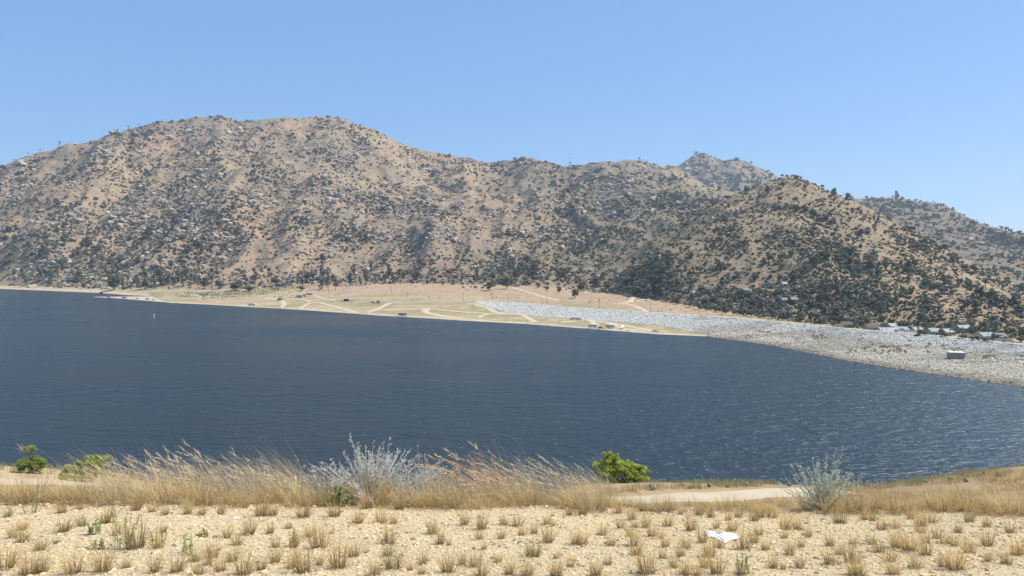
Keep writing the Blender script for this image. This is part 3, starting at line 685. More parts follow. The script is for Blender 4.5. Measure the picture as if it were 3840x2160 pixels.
# trees seen one by one in the photo: column, foot row, width, height, kind
HAND = """83 1048 20 48 p;193 1054 38 45 p;260 1060 30 22 o;298 1056 38 38 o;315 1080 22 24 o;428 1087 52 58 o;480 1057 18 30 p;511 1073 30 35 o;541 1046 32 30 o;544 1073 30 30 o;
607 1040 40 45 p;610 1073 25 30 o;768 1082 36 42 o;734 1062 30 38 p;884 1090 60 38 o;933 1093 36 22 o;707 952 40 40 p;745 932 36 30 o;685 902 40 25 o;558 894 50 45 p;646 880 30 40 p;
453 985 33 25 o;293 957 25 20 o;166 955 40 45 p;243 919 45 50 p;309 930 28 25 o;331 921 45 35 o;55 908 30 35 p;33 869 30 25 o;36 988 20 20 o;392 783 22 35 p;210 775 35 40 p;265 789 20 35 p;
541 731 30 35 p;792 676 18 22 p;792 615 16 22 p;1043 1087 38 35 p;1131 1090 40 20 o;1203 1090 20 14 o;1208 1084 40 60 p;1230 1087 30 68 p;1258 1090 25 58 p;1313 1073 35 55 p;1374 1070 35 58 p;
1446 1062 25 45 p;1473 1062 22 45 p;1512 1051 30 35 p;1578 1054 22 25 p;1661 1073 18 22 p;1691 1070 18 14 o;1733 1054 22 28 p;1738 1084 14 12 o;1788 1057 36 28 o;1835 1090 50 33 o;
1898 1084 38 50 o;1975 1068 25 18 o;2019 1079 25 20 o;2052 1090 22 18 o;2097 1098 22 28 o;2130 1068 20 30 p;2157 1118 32 38 o;2179 1093 42 34 o;2235 1079 45 50 p;2246 1087 20 30 p;2279 1079 35 18 o;
1766 1083 13 12 o;1785 1084 18 14 o;1810 1088 14 16 o;105 556 8 16 p;150 560 10 14 p;223 552 13 26 p;260 528 8 13 p;411 502 8 14 p;428 496 8 14 p;440 492 7 11 p;586 456 5 11 p;606 455 7 10 p;613 452 6 11 p;
12 636 26 18 o;53 610 11 20 p;2423 614 7 13 p;2429 615 7 14 p;2461 620 8 9 p;2952 668 15 14 o;2984 672 20 18 o;3005 688 18 14 o;3082 705 22 14 o;3125 727 26 16 o;3150 742 20 12 o;3540 772 10 10 p;3572 783 9 11 p;
2770 722 20 14 o;2840 700 16 12 o;3255 756 7 8 o;3500 762 9 9 p;3745 1276 40 26 o;3690 1248 30 50 p;3720 1245 26 44 p;3828 1283 40 20 o;3790 1260 44 32 o;3650 1250 32 30 o;3580 1256 34 22 o;
3500 1252 30 24 o;3470 1256 36 18 o;3415 1243 20 16 o;3545 1264 40 18 o;3610 1270 40 16 o;3660 1275 46 18 o;3700 1280 40 16 o;3370 1232 30 16 o;3300 1231 20 14 o;3245 1228 30 12 o;3440 1262 30 12 o;
2830 1190 30 44 p;2860 1190 26 40 p;2895 1195 30 46 p;2935 1200 34 48 p;2955 1200 24 40 p;3000 1203 40 42 o;3040 1206 30 40 o;3070 1205 24 30 o;2720 1180 26 34 o;2750 1184 28 36 p;2790 1186 30 38 p;
2650 1165 26 26 o;2620 1160 24 24 o;2590 1152 26 28 p;2700 1160 30 24 o;2540 1140 24 24 o;2500 1130 26 26 o""".replace("\n", "").split(";")
T = [tuple(h.split()) for h in HAND]
hx = np.array([float(t[0]) for t in T]); hy = np.array([float(t[1]) for t in T]); hw = np.array([float(t[2]) for t in T]); hh = np.array([float(t[3]) for t in T]); hk = np.array([t[4] == 'p' for t in T])
hd = hit(hx, hy)
for i in np.where(np.isnan(hd))[0]:
    for k in range(1, 40):
        d = hit([hx[i]], [hy[i] + k])[0]
        if d == d: hd[i] = d; break
hz_ = land_z(hx, hd)
tp = np.interp(GY, [450, 700, 950, 1200], [0.35, 0.6, 1.1, 1.5])[:, None]
Xt, Dt, zt = pixel_points(3.8, lambda X, Y: veg_at(X, Y) * np.maximum(np.interp(Y, [450, 700, 950, 1200], [0.35, 0.6, 1.0, 1.2]), 0.85 * sstep(2450, 2750, X)), 440, 1285, 41, 1.0, 110.0)
k = Xt > -60; n = len(Xt)
right = sstep(2350, 2800, Xt)
pine = rng.random(n) < np.interp(Xt, [0, 1500, 2400, 2900], [0.6, 0.5, 0.25, 0.22])
wpx = np.exp(rng.normal(math.log(16.5), 0.34, n)) * np.interp(zrow(zt, Dt), [450, 750, 1050, 1250], [0.62, 0.85, 1.1, 1.3]) * (1 + 0.28 * right)
wpx = np.minimum(wpx, np.where(right > .3, 34, np.interp(zrow(zt, Dt), [480, 700, 900, 1050], [11, 18, 28, 44])))
hpx = wpx * np.where(pine, rng.uniform(1.1, 1.7, n), rng.uniform(0.7, 0.95, n))
r = np.random.default_rng(45); BELT = []
for (xa, ya, xb, yb, wd, cnt, sz, pf) in ((1150,1078,1640,1040,14,46,22,.8),(1880,1020,2460,1075,34,80,21,.25),(2440,1085,2860,1150,34,90,21,.25),(2780,1165,3120,1195,12,46,26,.7),(1700,1020,2000,1020,22,60,20,.3),(2900,1130,3840,1225,34,50,20,.25),(560,1040,1100,1075,26,40,24,.4)):
    u = r.random(cnt); X_ = xa + (xb - xa) * u; Y_ = ya + (yb - ya) * u + r.normal(0, wd, cnt); d_ = hit(X_, Y_); k_ = ~np.isnan(d_) & (d_ > footD(X_) - 15)
    BELT.append(np.stack([X_, d_, sz * np.exp(r.normal(0, .25, cnt)), r.random(cnt) < pf], 1)[k_])
u = r.uniform(3120, 3900, 90); dd_ = crestD(u) + r.uniform(22, 95, 90); BELT.append(np.stack([u, dd_, 24 * np.exp(r.normal(0, .3, 90)) * 430 / dd_ * 1.1, r.random(90) < .15], 1))
BELT = np.concatenate(BELT); bz_ = land_z(BELT[:, 0], BELT[:, 1]); bp_ = BELT[:, 3] > .5
Xt = np.concatenate([Xt, BELT[:, 0]]); Dt = np.concatenate([Dt, BELT[:, 1]]); zt = np.concatenate([zt, bz_]); wpx = np.concatenate([wpx, BELT[:, 2]]); pine = np.concatenate([pine, bp_])
hpx = np.concatenate([hpx, BELT[:, 2] * np.where(bp_, r.uniform(1.2, 1.8, len(bp_)), r.uniform(.7, .95, len(bp_)))])
TX = np.concatenate([hx, Xt]); TD = np.concatenate([hd, Dt]); TZ = np.concatenate([hz_, zt])
TW = np.concatenate([hw, wpx]) * TD / F; TH = np.concatenate([hh, hpx]) * TD / F; TP = np.concatenate([hk, pine])
TPX = TH * TW / TD ** 2; TPX[:len(hx)] *= 3
order = np.argsort(-TPX); N_IND = 290
ind, rest = order[:N_IND], order[N_IND:]
print("trees", len(order))
OAK_LO = [crown_proto(200 + i, 'oak', 8, 26, ICO1) for i in range(5)]
PIN_LO = [crown_proto(220 + i, 'pine', 8, 26, ICO1) for i in range(4)]
m = len(rest); kk = np.where(TP[rest], 5 + rng.integers(0, 4, m), rng.integers(0, 5, m))
pine_h, oak_h = 1.8, 0.86
def tree_scale(i): return np.stack([TW[i] * 1.05, TW[i] * 1.05, np.where(TP[i], TH[i] / pine_h, TH[i] / oak_h)], -1)
tt = np.where(TP[rest][:, None], [PINEG], [OAKG]) * rng.uniform(0.7, 1.35, m)[:, None]
stuff("woodland", "smaller dark oaks and grey pines dotted over the slopes", OAK_LO + PIN_LO, kk, np.stack([px(TX[rest], TD[rest]), TD[rest], TZ[rest] - 0.1], -1), tree_scale(rest), rng.uniform(0, 6.28, m), tt, M_LEAF)

# ---- labels that single out members of a crowd
ORD = ["leftmost", "second from left", "third from left", "fourth from left", "fifth from left", "sixth from left", "seventh from left", "eighth from left", "ninth from left", "tenth from left",
       "eleventh from left", "twelfth from left", "thirteenth from left", "fourteenth from left", "fifteenth from left"]
def crowd_labels(objs, Xs, cells, look, tail):
    """cells: name of the place each stands in; members of one place are told apart by their order from the left."""
    by = {}
    for i, c in enumerate(cells): by.setdefault((c, look[i]), []).append(i)
    for (c, lk), mem in by.items():
        mem.sort(key=lambda i: Xs[i])
        for k, i in enumerate(mem):
            if len(mem) == 1: objs[i]["label"] = "%s %s" % (lk, c)
            elif k < len(ORD): objs[i]["label"] = "%s %s, %s" % (lk, c, ORD[k])
            else: objs[i]["label"] = "%s %s, far right" % (lk, c)
def hill_place(X, Y, D):
    if D > 2950: return "on the far antenna peak"
    if X > 3100 and D > 1340: return "on the dusky far right hill"
    if D > 1250 or X < 2350:
        if Y < tab(X, SKX, SKY) + 28: 
            return "on the skyline " + ("left of the summit" if X < 640 else "of the high summit" if X < 1450 else "of the middle ridge")
        if Y > 1030:
            if X < 600: return "at the slope's foot above the left lakeshore"
            if X < 1120: return "at the slope's foot behind the camping flat"
            if X < 1640: return "along the upper edge of the pink field"
            if X < 2060: return "in the pink field behind the dam's tip"
            return "by the hooked dirt road"
        b = "high" if Y < 690 else "midway" if Y < 880 else "low"
        c = "the left slope" if X < 480 else "the slope below the summit" if X < 1000 else "the rocky spur" if X < 1700 else "the canyon side"
        return b + " on " + c
    if Y > 1150: return ("behind the dam left of the houses" if X < 3120 else "among the houses behind the dam" if X < 3560 else "by the rightmost houses")
    if Y < np.interp(X, CNX, CNY) + 32: return "on the crest of the right cone hill"
    b = "high" if Y < 800 else "midway" if Y < 980 else "low"
    c = "the cone hill's left flank" if X < 2760 else "the cone hill's face" if X < 3180 else "the cone hill's right flank"
    return b + " on " + c
OAK_HI = [crown_proto(300 + i, 'oak', 16, 90, ICO1) for i in range(5)]
PIN_HI = [crown_proto(320 + i, 'pine', 18, 90, ICO1) for i in range(5)]
def tint_mesh(nm, pr, base): return mesh_data(nm, pr[0], pr[1], M_LEAF, pr[2] * np.array(base))
crown_me = {True: [tint_mesh("crown", p, np.array(PINEG) * f) for p in PIN_HI for f in (0.85, 1.15)], False: [tint_mesh("crown", p, np.array(OAKG) * f) for p in OAK_HI for f in (0.85, 1.2)]}
trunk_me = {k: [mesh_data("trunk", *trunk_proto(340 + i, k2), M_BARK) for i in range(3)] for k, k2 in ((True, 'pine'), (False, 'oak'))}
tobj, tX, tcell, tlook = [], [], [], []
for q, i in enumerate(ind):
    p = bool(TP[i]); sc = tree_scale(np.array([i]))[0]
    e = bpy.data.objects.new("pine_tree" if p else "oak_tree", None)
    e.location = (float(px(TX[i], TD[i])), float(TD[i]), float(TZ[i]) - 0.1); e.rotation_euler = (0, 0, random.uniform(0, 6.28)); e.scale = sc
    COL.objects.link(e)
    for nm, me in (("crown", random.choice(crown_me[p])), ("trunk", random.choice(trunk_me[p]))):
        link(bpy.data.objects.new(nm, me), e)
    e["category"] = "pine tree" if p else "oak tree"; e["group"] = "grey pines on the slopes" if p else "dark oaks on the slopes"
    Y = zrow(TZ[i], TD[i]); wp = TW[i] / TD[i] * F
    tobj.append(e); tX.append(TX[i]); tcell.append(hill_place(TX[i], Y, TD[i]))
    tlook.append(("tall grey pine" if TH[i] / TD[i] * F > 34 else "grey pine") if p else ("large dark oak" if wp > 30 else "round dark oak"))
crowd_labels(tobj, tX, tcell, tlook, "")

# boulders told apart
bo, bX, bc, bl = [], [], [], []
rme = [mesh_data("boulder", p[0], p[1], M_ROCK, np.zeros((len(p[0]), 3)) + c) for p in [rock_proto(400 + i, ICO2, 0.62, 0.22) for i in range(6)] for c in ((0.43, 0.36, 0.28), (0.23, 0.195, 0.16))]
for i in big:
    dark = tb[i][0] < 0.33
    o = bpy.data.objects.new("boulder", rme[2 * random.randrange(6) + (1 if dark else 0)]); COL.objects.link(o)
    o.location = pos[i]; o.scale = (sb[i],) * 3; o.rotation_euler = (tl[i], 0, rb[i]); o["category"] = "boulder"; o["group"] = "largest boulders on the slopes"
    bo.append(o); bX.append(Xb[i]); bc.append(hill_place(Xb[i], Yb[i], Db[i])); bl.append("dark grey boulder" if dark else "pale granite boulder")
crowd_labels(bo, bX, bc, bl, "")

# low brush
Xs, Ds, zs = pixel_points(22.0, veg_at, 430, 1285, 51, 1.25, 50.0)
n = len(Xs); Ys = zrow(zs, Ds)
wp = np.exp(rng.normal(math.log(8.4), 0.33, n)) * np.interp(Ys, [450, 1100], [0.85, 1.15])
w = wp * Ds / F
ts = np.where((rng.random(n) < 0.22)[:, None], [DRYS], [SHG]) * rng.uniform(0.6, 1.3, n)[:, None]
stuff("brush", "low dark brush scattered over the slopes", [crown_proto(500 + i, 'shrub', 4, 10, ICO1) for i in range(6)], rng.integers(0, 6, n), np.stack([px(Xs, Ds), Ds, zs - 0.1], -1), w, rng.uniform(0, 6.28, n), ts, M_LEAF)
print("brush", n)
# a few plants behind ridges, where another view would look
# brush on the flat and along the dam's lower bench
r = np.random.default_rng(61); n = 9000
X = r.uniform(600, 2900, n); u = r.random(n); D = shoreD(X) + (footD(X) - shoreD(X)) * (0.3 + 0.7 * u); x = px(X, D)
k = (fbm(x * 0.5, D, 35, 3, 62) > 0.02) & (land_z(X, D) > 0.8) & ((X < 1750) | (D > crestD(X) + 12)) & (r.random(n) < np.interp(X, [900, 1350], [0.95, 0.06]) * np.where(u < 0.15, .3, 1)); X, D, x = X[k], D[k], x[k]
z = land_z(X, D); n = len(X)
stuff("scrub", "olive scrub on the flat shore", [crown_proto(520 + i, 'shrub', 2, 6, ICO1) for i in range(4)], r.integers(0, 4, n), np.stack([x, D, z - 0.1], -1), r.uniform(0.9, 2.6, n), r.uniform(0, 6.28, n),
      np.array((0.15, 0.145, 0.095)) * r.uniform(0.7, 1.4, n)[:, None], M_LEAF)
n = 2500; X = r.uniform(2760, 4100, n); Y0 = np.interp(X, [2620, 2900, 3200, 3560, 3840], [1228, 1256, 1296, 1318, 1345]); Y = Y0 + r.normal(0, 12, n) + 14 * fbm(X, 0 * X, 60, 3, 63)
k = (fbm(X, Y * 3, 70, 3, 64) > np.interp(X, [2620, 3400, 3600], [-0.05, 0.02, 0.25])); X, Y = X[k], Y[k]; D = hit(X, Y); k = ~np.isnan(D); X, D = X[k], D[k]; z = land_z(X, D); n = len(X)
stuff("bench_scrub", "dry olive and tan scrub on the dam's lower bench", [crown_proto(540 + i, 'shrub', 2, 6, ICO1) for i in range(4)], r.integers(0, 4, n), np.stack([px(X, D), D, z + 0.1], -1), r.uniform(0.9, 2.3, n), r.uniform(0, 6.28, n),
      np.where((r.random(n) < 0.5)[:, None], [[0.16, 0.15, 0.075]], [[0.27, 0.21, 0.12]]) * r.uniform(0.7, 1.3, n)[:, None], M_LEAF)
# ------------------------------------------------------------------ buildings, vehicles, poles
def box(cx, cy, cz, sx, sy, sz):
    v = np.array([[x, y, z] for x in (-.5, .5) for y in (-.5, .5) for z in (-.5, .5)]) * [sx, sy, sz] + [cx, cy, cz]
    return v, np.array([[0, 1, 3, 2], [4, 6, 7, 5], [0, 4, 5, 1], [2, 3, 7, 6], [0, 2, 6, 4], [1, 5, 7, 3]])
def prism(profile, x0, x1):
    """Extrude a closed (y,z) profile along x."""
    p = np.array(profile, float); n = len(p)
    V = np.concatenate([np.c_[np.full(n, x0), p], np.c_[np.full(n, x1), p]])
    side = [[i, (i + 1) % n, (i + 1) % n + n, i + n] for i in range(n)]
    return V, side, [list(range(n))[::-1], list(range(n, 2 * n))]
def prism_mesh(name, profile, x0, x1, mat, parent, axis='x'):
    V, side, caps = prism(profile, x0, x1)
    if axis == 'y': V = V[:, [1, 0, 2]]
    me = bpy.data.meshes.new(name); me.from_pydata([tuple(map(float, v)) for v in V], [], side + caps); me.update(); me.materials.append(mat)
    return link(bpy.data.objects.new(name, me), parent)
def part(name, boxes, mat, parent): 
    V, Fq = cat_parts(boxes if isinstance(boxes, list) else [boxes]); return obj(name, V, Fq, mat, parent=parent)
def cyl(cx, cy, cz, r, w, axis='y', n=12):
    a = np.arange(n) * 2 * math.pi / n
    ring = np.stack([np.cos(a) * r, 0 * a, np.sin(a) * r], -1)
    if axis == 'z': ring = ring[:, [0, 2, 1]]
    off = np.array([0, w / 2, 0]) if axis == 'y' else np.array([0, 0, w / 2])
    V = np.concatenate([ring - off, ring + off, [-off, off]]) + [cx, cy, cz]
    Fq = [[i, (i + 1) % n, (i + 1) % n + n, i + n] for i in range(n)] + [[2 * n, i, (i + 1) % n, 2 * n] for i in range(0)]
    Ft = [[2 * n, (i + 1) % n, i] for i in range(n)] + [[2 * n + 1, i + n, (i + 1) % n + n] for i in range(n)]
    return V, np.array(Fq), np.array(Ft)
def wheel(parent, x, y, r, w=0.25):
    V, a, b = cyl(x, y, r, r, w); o = obj("wheel", V, [a, b], M_TYRE, parent=parent)
    V, a, b = cyl(x, y, r, r * 0.55, w + 0.03); obj("rim", V, [a, b], M_STEEL, parent=o); return o
P_ = {}
def paint(name, col, rough=0.5, **k):
    if name not in P_: P_[name] = plain(name, col, rough, **k)
    return P_[name]
M_TYRE = paint("tyre_rubber", (0.03, 0.03, 0.03), 0.9); M_STEEL = paint("steel", (0.45, 0.46, 0.47), 0.4, metal=0.6)
M_GLASS = paint("dark_glass", (0.03, 0.035, 0.04), 0.12, spec=0.6, var=0.02); M_WHITE = paint("white_paint", (0.78, 0.78, 0.76), 0.45)
M_POLE = paint("weathered_pole_wood", (0.14, 0.105, 0.075), 0.95)
def place(name, X, Y, rz, label, cat, group=None, pos=None, dz=0.0):
    p = at(X, Y) if pos is None else pos
    e = empty(name, (float(p[0]), float(p[1]), float(p[2]) + dz), rz); return tag(e, label, cat, group)

def house(name, X, Y, wpx, d, h, rz, wall, roof, label, cat="house", flat=False, over=0.5, pos=None, nwin=3, dz=0.0, lift=0.0):
    p = at(X, Y) if pos is None else pos; w = wpx * p[1] / F
    e = place(name, X, Y, rz, label, cat, None, p, -0.2 + dz)
    wm, rm = paint(*wall), paint(*roof)
    part("wall", box(0, 0, h / 2 - 0.3, w, d, h + 0.6), wm, e)
    if flat:
        part("roof", [box(0, 0, h + 0.14, w + 2 * over, d + 2 * over, 0.25), box(0, 0, h + 0.36, w * 0.9, d * 0.8, 0.18)], rm, e)
    else:
        rh = d * 0.24; t = 0.18; q = d / 2 + over
        prism_mesh("roof", [(-q, h - over * 0.4), (0, h + rh), (q, h - over * 0.4), (q, h - over * 0.4 + t), (0, h + rh + t), (-q, h - over * 0.4 + t)], -w / 2 - over, w / 2 + over, rm, e)
        for sx in (-1, 1): prism_mesh("gable", [(-d / 2, h + 0.01), (d / 2, h + 0.01), (0, h + rh - 0.05)], sx * w / 2 - 0.08 * (sx > 0), sx * w / 2 + 0.08 * (sx < 0), wm, e)
    for k in range(nwin):
        cx = (-0.5 + (k + 0.5) / nwin) * w * 0.86
        if k == nwin // 2:
            part("door", box(cx, -d / 2 - 0.03, 1.0, 0.95, 0.08, 2.0), paint("brown_door", (0.16, 0.11, 0.08)), e)
        else:
            f = part("window", [box(cx - .68, -d / 2 - .03, 1.6, .08, .1, 1.2), box(cx + .68, -d / 2 - .03, 1.6, .08, .1, 1.2), box(cx, -d / 2 - .03, 2.2, 1.44, .1, .08), box(cx, -d / 2 - .03, 1.0, 1.44, .1, .08)], M_WHITE, e)
            part("pane", box(cx, -d / 2 - .02, 1.6, 1.28, .05, 1.12), M_GLASS, f)
    return e
GRW, BRN, TNW, BLG, PKW = ("pale_siding", (0.42, 0.41, 0.38)), ("brown_siding", (0.25, 0.18, 0.13)), ("tan_stucco", (0.50, 0.40, 0.29)), ("blue_grey_siding", (0.30, 0.35, 0.38)), ("pinkish_stucco", (0.36, 0.28, 0.23))
RW, RB, RG, RT = ("white_metal_roof", (0.33, 0.34, 0.34), 0.7), ("brown_shingles", (0.12, 0.095, 0.075), 0.9), ("grey_shingles", (0.22, 0.22, 0.21), 0.9), ("green_grey_metal_roof", (0.25, 0.30, 0.28), 0.7)
HOUSES = [(3143,1226,27,7,2.6,.2,TNW,RB,"small tan house with brown gable roof at the dam crest, left end of town"),
 (3172,1219,36,8,2.7,0,BRN,RB,"low brown house under dark roof just behind the tan gable house"),
 (3268,1229,46,8,2.8,.05,PKW,RB,"long brown roofed house with pinkish wall behind the dam crest"),
 (3342,1226,24,8,3.0,.1,GRW,RW,"small house with bright white roof upslope of the long white roofed one"),
 (3326,1240,60,9,2.6,.02,GRW,RW,"longest white roofed house close behind the dam"),
 (3377,1236,44,8,2.6,0,GRW,RT,"green-grey roofed long house beside the round green tree"),
 (3376,1249,32,8,2.6,.3,BLG,RG,"grey gabled house peeking over the dam crest"),
 (3414,1253,36,8,2.8,-.2,GRW,RG,"pale gabled house right of the grey gabled one"),
 (3438,1238,30,8,2.7,0,GRW,RW,"pale house directly left of the dark cypress"),
 (3500,1241,36,8,2.7,0,BLG,RT,"blue-grey house just right of the dark cypress"),
 (3550,1243,30,8,2.7,.1,GRW,RW,"short pale house between dark garden trees"),
 (3612,1236,42,8,2.6,0,TNW,RW,"white roofed house standing alone on bare slope above the right houses"),
 (3695,1259,46,9,2.7,.05,GRW,RT,"wide green-grey roofed house below tall dark trees"),
 (3745,1262,34,9,2.7,0,PKW,RG,"pinkish house right of the wide green-grey roofed one"),
 (3758,1281,58,8,2.6,0,PKW,RB,"low pinkish building nearest the right edge behind the dam"),
 (3625,1262,24,7,2.7,.2,TNW,RB,"small tan house sunk among shrubs in front of the bare slope"),
 (2792,1098,26,9,3.0,.1,BLG,RG,"grey roofed house in thick oaks on the cone hill's foot"),
 (2652,1093,46,9,3.2,0,BRN,RB,"long dark cabin hidden in thick oaks below the canyon"),
 (2612,1108,30,8,2.7,0,GRW,RT,"pale cabin in the oaks left of the long dark one"),
 (2935,1134,26,8,2.7,0,TNW,RG,"flat looking tan house on bare slope above the pine row"),
 (2975,1132,24,8,2.7,.1,BRN,RG,"brown house right of the flat tan one above the pine row"),
 (2828,1135,28,8,2.7,0,TNW,RB,"small tan cabin left of the flat tan house above the pine row"),
 (2940,1072,16,7,2.6,0,GRW,RW,"tiny white roofed hut high on the cone hill"),
 (1938,1074,26,6,2.4,0,TNW,RB,"small tan ranch shed at the upper end of the pink field track"),
 (2183,1008,20,6,2.4,0,BRN,RB,"brown cabin up in the canyon mouth")]
for h_ in HOUSES:
    X_, Y_, w_, d_, hh_, rz_, wl_, rf_, lb_ = h_
    if X_ > 3100:                       # the town stands on the low ground behind the dam
        D_ = max(float(crestD(X_)) + 18, 57.0 * F / (Y_ + 11 - HOR))
        p = np.array([px(X_, D_), D_, float(land_z(np.array([float(X_)]), np.array([D_]))[0])])
        row = zrow(p[2], D_)
    else: p = at(X_, Y_)
    house("house", X_, Y_, w_, d_, hh_, rz_, wl_, rf_, lb_, pos=p)
house("restroom_block", 768, 1108, 31, 5, 2.6, .05, ("grey_block_wall", (0.40, 0.40, 0.41)), RW, "grey lakeside restroom block with white flat roof", "building", True)
house("shed", 1125, 1115, 22, 6, 2.8, 0, GRW, RW, "white boxy shed on the flat beside a dark bush", "shed", True, nwin=2)
house("shed", 1162, 1106, 24, 5, 2.6, 0, TNW, RW, "long low grey-tan shed behind the white boxy shed", "shed", False, nwin=2)
house("kiosk", 1050, 1127, 15, 4, 2.4, 0, BRN, RB, "tiny brown open kiosk beside the crossing of dirt tracks", "kiosk", False, nwin=2)
house("kiosk", 1419, 1137, 13, 3.5, 2.8, 0, ("grey_block_wall", (0.4, 0.4, 0.41)), RG, "small grey block kiosk left of the parking lot", "kiosk", True, nwin=1)
# shade shelter
e = place("picnic_shelter", 1308, 1129, -0.03, "long picnic shelter with pale green roof on posts", "shelter"); w = 45 * e.location.y / F
part("roof", [box(0, 0, 3.0, w, 6, 0.25)], paint("pale_green_roof", (0.5, 0.6, 0.57)), e)
for i in range(5):
    for sy in (-2.7, 2.7): part("post", box(-w / 2 + 0.4 + i * (w - 0.8) / 4, sy, 1.3, 0.2, 0.2, 3.4), M_STEEL, e)
part("wall", box(-w / 4, 2, 1.3, w / 2.3, 0.2, 2.8), paint("dark_slat_wall", (0.07, 0.08, 0.075)), e)
# concrete intake on the dam face
p = at(3585, 1346); e = place("intake_structure", 3585, 1346, -0.25, "grey concrete intake box jutting out of the dam's rock slope", "concrete structure", pos=p)
M_CONC = paint("shade_toned_concrete", (0.27, 0.26, 0.24), 0.9, var=0.2, scale=0.8); w = 50 * p[1] / F  # concrete colour darkened to paint in the shade on the front face
prism_mesh("wall", [(-2.4, -2.2), (3, -2.2), (3, 3.6), (-2.4, 3.6)], -w / 2, w / 2, M_CONC, e)
part("top_slab", box(0, 0.2, 3.75, w + 0.5, 6.0, 0.28), paint("pale_concrete", (0.6, 0.59, 0.55), 0.9), e)
for i in range(9): part("rib", box(-w / 2 + (i + 0.5) * w / 9, -2.5, 0.8, 0.16, 0.2, 5.4), M_CONC, e)

def motorhome(X, Y, L, rz, col, stripe, label, trailer=False, hgt=3.0, cat="motorhome"):
    e = place("camper_trailer" if trailer else "motorhome", X, Y, rz, label, cat, "campers parked on the shore", dz=0.2); w = 2.4; bm_ = paint(*col)
    pr = [(-L / 2, 0.6), (L / 2, 0.6), (L / 2, hgt), (-L / 2 + 0.5, hgt + 0.05), (-L / 2, hgt - 0.5)] if trailer else [(-L / 2, 0.6), (L / 2 - 0.1, 0.6), (L / 2, 1.2), (L / 2 - 0.9, 1.55), (L / 2 - 0.5, 2.3), (L / 2 - 0.6, hgt), (-L / 2, hgt)]
    prism_mesh("body", pr, -w / 2, w / 2, bm_, e, 'y')
    part("stripe", [box(0, s * (w / 2 + 0.012), 1.25, L * 0.86, 0.02, 0.32) for s in (-1, 1)], paint(*stripe), e)
    for i in range(3):
        part("window", [box(-L * 0.34 + i * L * 0.26, s * (w / 2 + 0.02), 2.1, L * 0.16, 0.04, 0.65) for s in (-1, 1)], M_GLASS, e)
    part("door", box(L * 0.08, -w / 2 - 0.03, 1.55, 0.7, 0.04, 1.75), paint("cream_door", (0.6, 0.58, 0.52)), e)
    if not trailer: part("windscreen", box(L / 2 - 0.42, 0, 1.95, 0.5, w * 0.9, 0.6), M_GLASS, e)
    else: part("tow_bar", box(L / 2 + 0.5, 0, 0.55, 1.1, 0.12, 0.12), M_STEEL, e)
    part("roof_vent", [box(-L * 0.2, 0, hgt + 0.15, 0.8, 0.8, 0.25), box(L * 0.15, 0, hgt + 0.15, 0.9, 0.7, 0.25)], M_WHITE, e)
    for x in ((-L * 0.12, 0.02 * L) if trailer else (-L * 0.28, L * 0.33)):
        for s in (-1, 1): wheel(e, x, s * (w / 2 - 0.12), 0.4)
    return e
def car(X, Y, L, rz, col, label, kind="car", hgt=1.6, pos=None, cat=None):
    e = place("pickup_truck" if kind == "pickup" else "parked_car", X, Y, rz, label, cat or ("pickup truck" if kind == "pickup" else "car"), "cars parked on the shore", dz=0.2); w = 1.85; bm_ = paint(*col)
    lo = [(-L / 2, 0.45), (L / 2, 0.45), (L / 2, 0.85), (L / 2 - 0.25, 0.98), (L * 0.2, 1.05), (-L / 2 + 0.05, 1.05)]
    prism_mesh("body", lo, -w / 2, w / 2, bm_, e, 'y')
    cab = [(-L * 0.08, 1.04), (L * 0.24, 1.04), (L * 0.12, hgt), (-L * 0.05, hgt)] if kind == "pickup" else [(-L * 0.47, 1.04), (L * 0.24, 1.04), (L * 0.1, hgt), (-L * 0.42, hgt)]
    prism_mesh("glasshouse", cab, -w / 2 + 0.12, w / 2 - 0.12, M_GLASS, e, 'y')
    x0, x1 = cab[3][0], cab[2][0]; part("roof", box((x0 + x1) / 2, 0, hgt + 0.03, x1 - x0 + 0.1, w - 0.25, 0.08), bm_, e)
    if kind == "pickup": part("bed_liner", box(-L * 0.29, 0, 1.06, L * 0.36, w - 0.3, 0.05), M_TYRE, e)
    for x in (-L * 0.3, L * 0.31):
        for s in (-1, 1): wheel(e, x, s * (w / 2 - 0.1), 0.36)
    for s in (-1, 1): part("headlight", box(L / 2 + 0.01, s * 0.65, 0.78, 0.05, 0.35, 0.16), M_WHITE, e)
    return e
WH, SIL, DK, MAU, RED, TAN_ = ("white_coachwork", (0.8, 0.8, 0.78), 0.4), ("silver_paint", (0.5, 0.51, 0.52), 0.35), ("dark_blue_paint", (0.035, 0.045, 0.07), 0.35), ("mauve_grey_panels", (0.33, 0.28, 0.36), 0.5), ("dark_red_paint", (0.25, 0.03, 0.03), 0.4), ("tan_paint", (0.45, 0.36, 0.26), 0.5)
motorhome(944, 1147, 8.6, -0.05, WH, ("dark_grey_panel", (0.08, 0.08, 0.09)), "white and dark motorhome parked alone by the water on the middle flat")
motorhome(1510, 1185, 8.4, -0.06, MAU, ("black_panel", (0.04, 0.04, 0.05)), "mauve-grey camper trailer parked alone on the pale beach", True, 2.7, "camper trailer")
motorhome(2166, 1202, 8.0, -0.32, WH, ("navy_stripe", (0.06, 0.08, 0.16)), "white camper trailer standing close under the rock dam", True, 2.7, "camper trailer")
motorhome(2222, 1230, 7.4, math.pi - 0.08, WH, ("green_stripe", (0.2, 0.3, 0.25)), "white motorhome with green stripe, left of the pair near the white canopy", False, 2.9)
motorhome(2287, 1232, 7.6, -0.05, SIL, ("black_panel", (0.04, 0.04, 0.05)), "silver camper trailer between the dark red pickup and the white canopy", True, 2.7, "camper trailer")
car(2252, 1233, 5.2, math.pi, RED, "dark red pickup hitched beside the silver camper trailer", "pickup", 1.8)
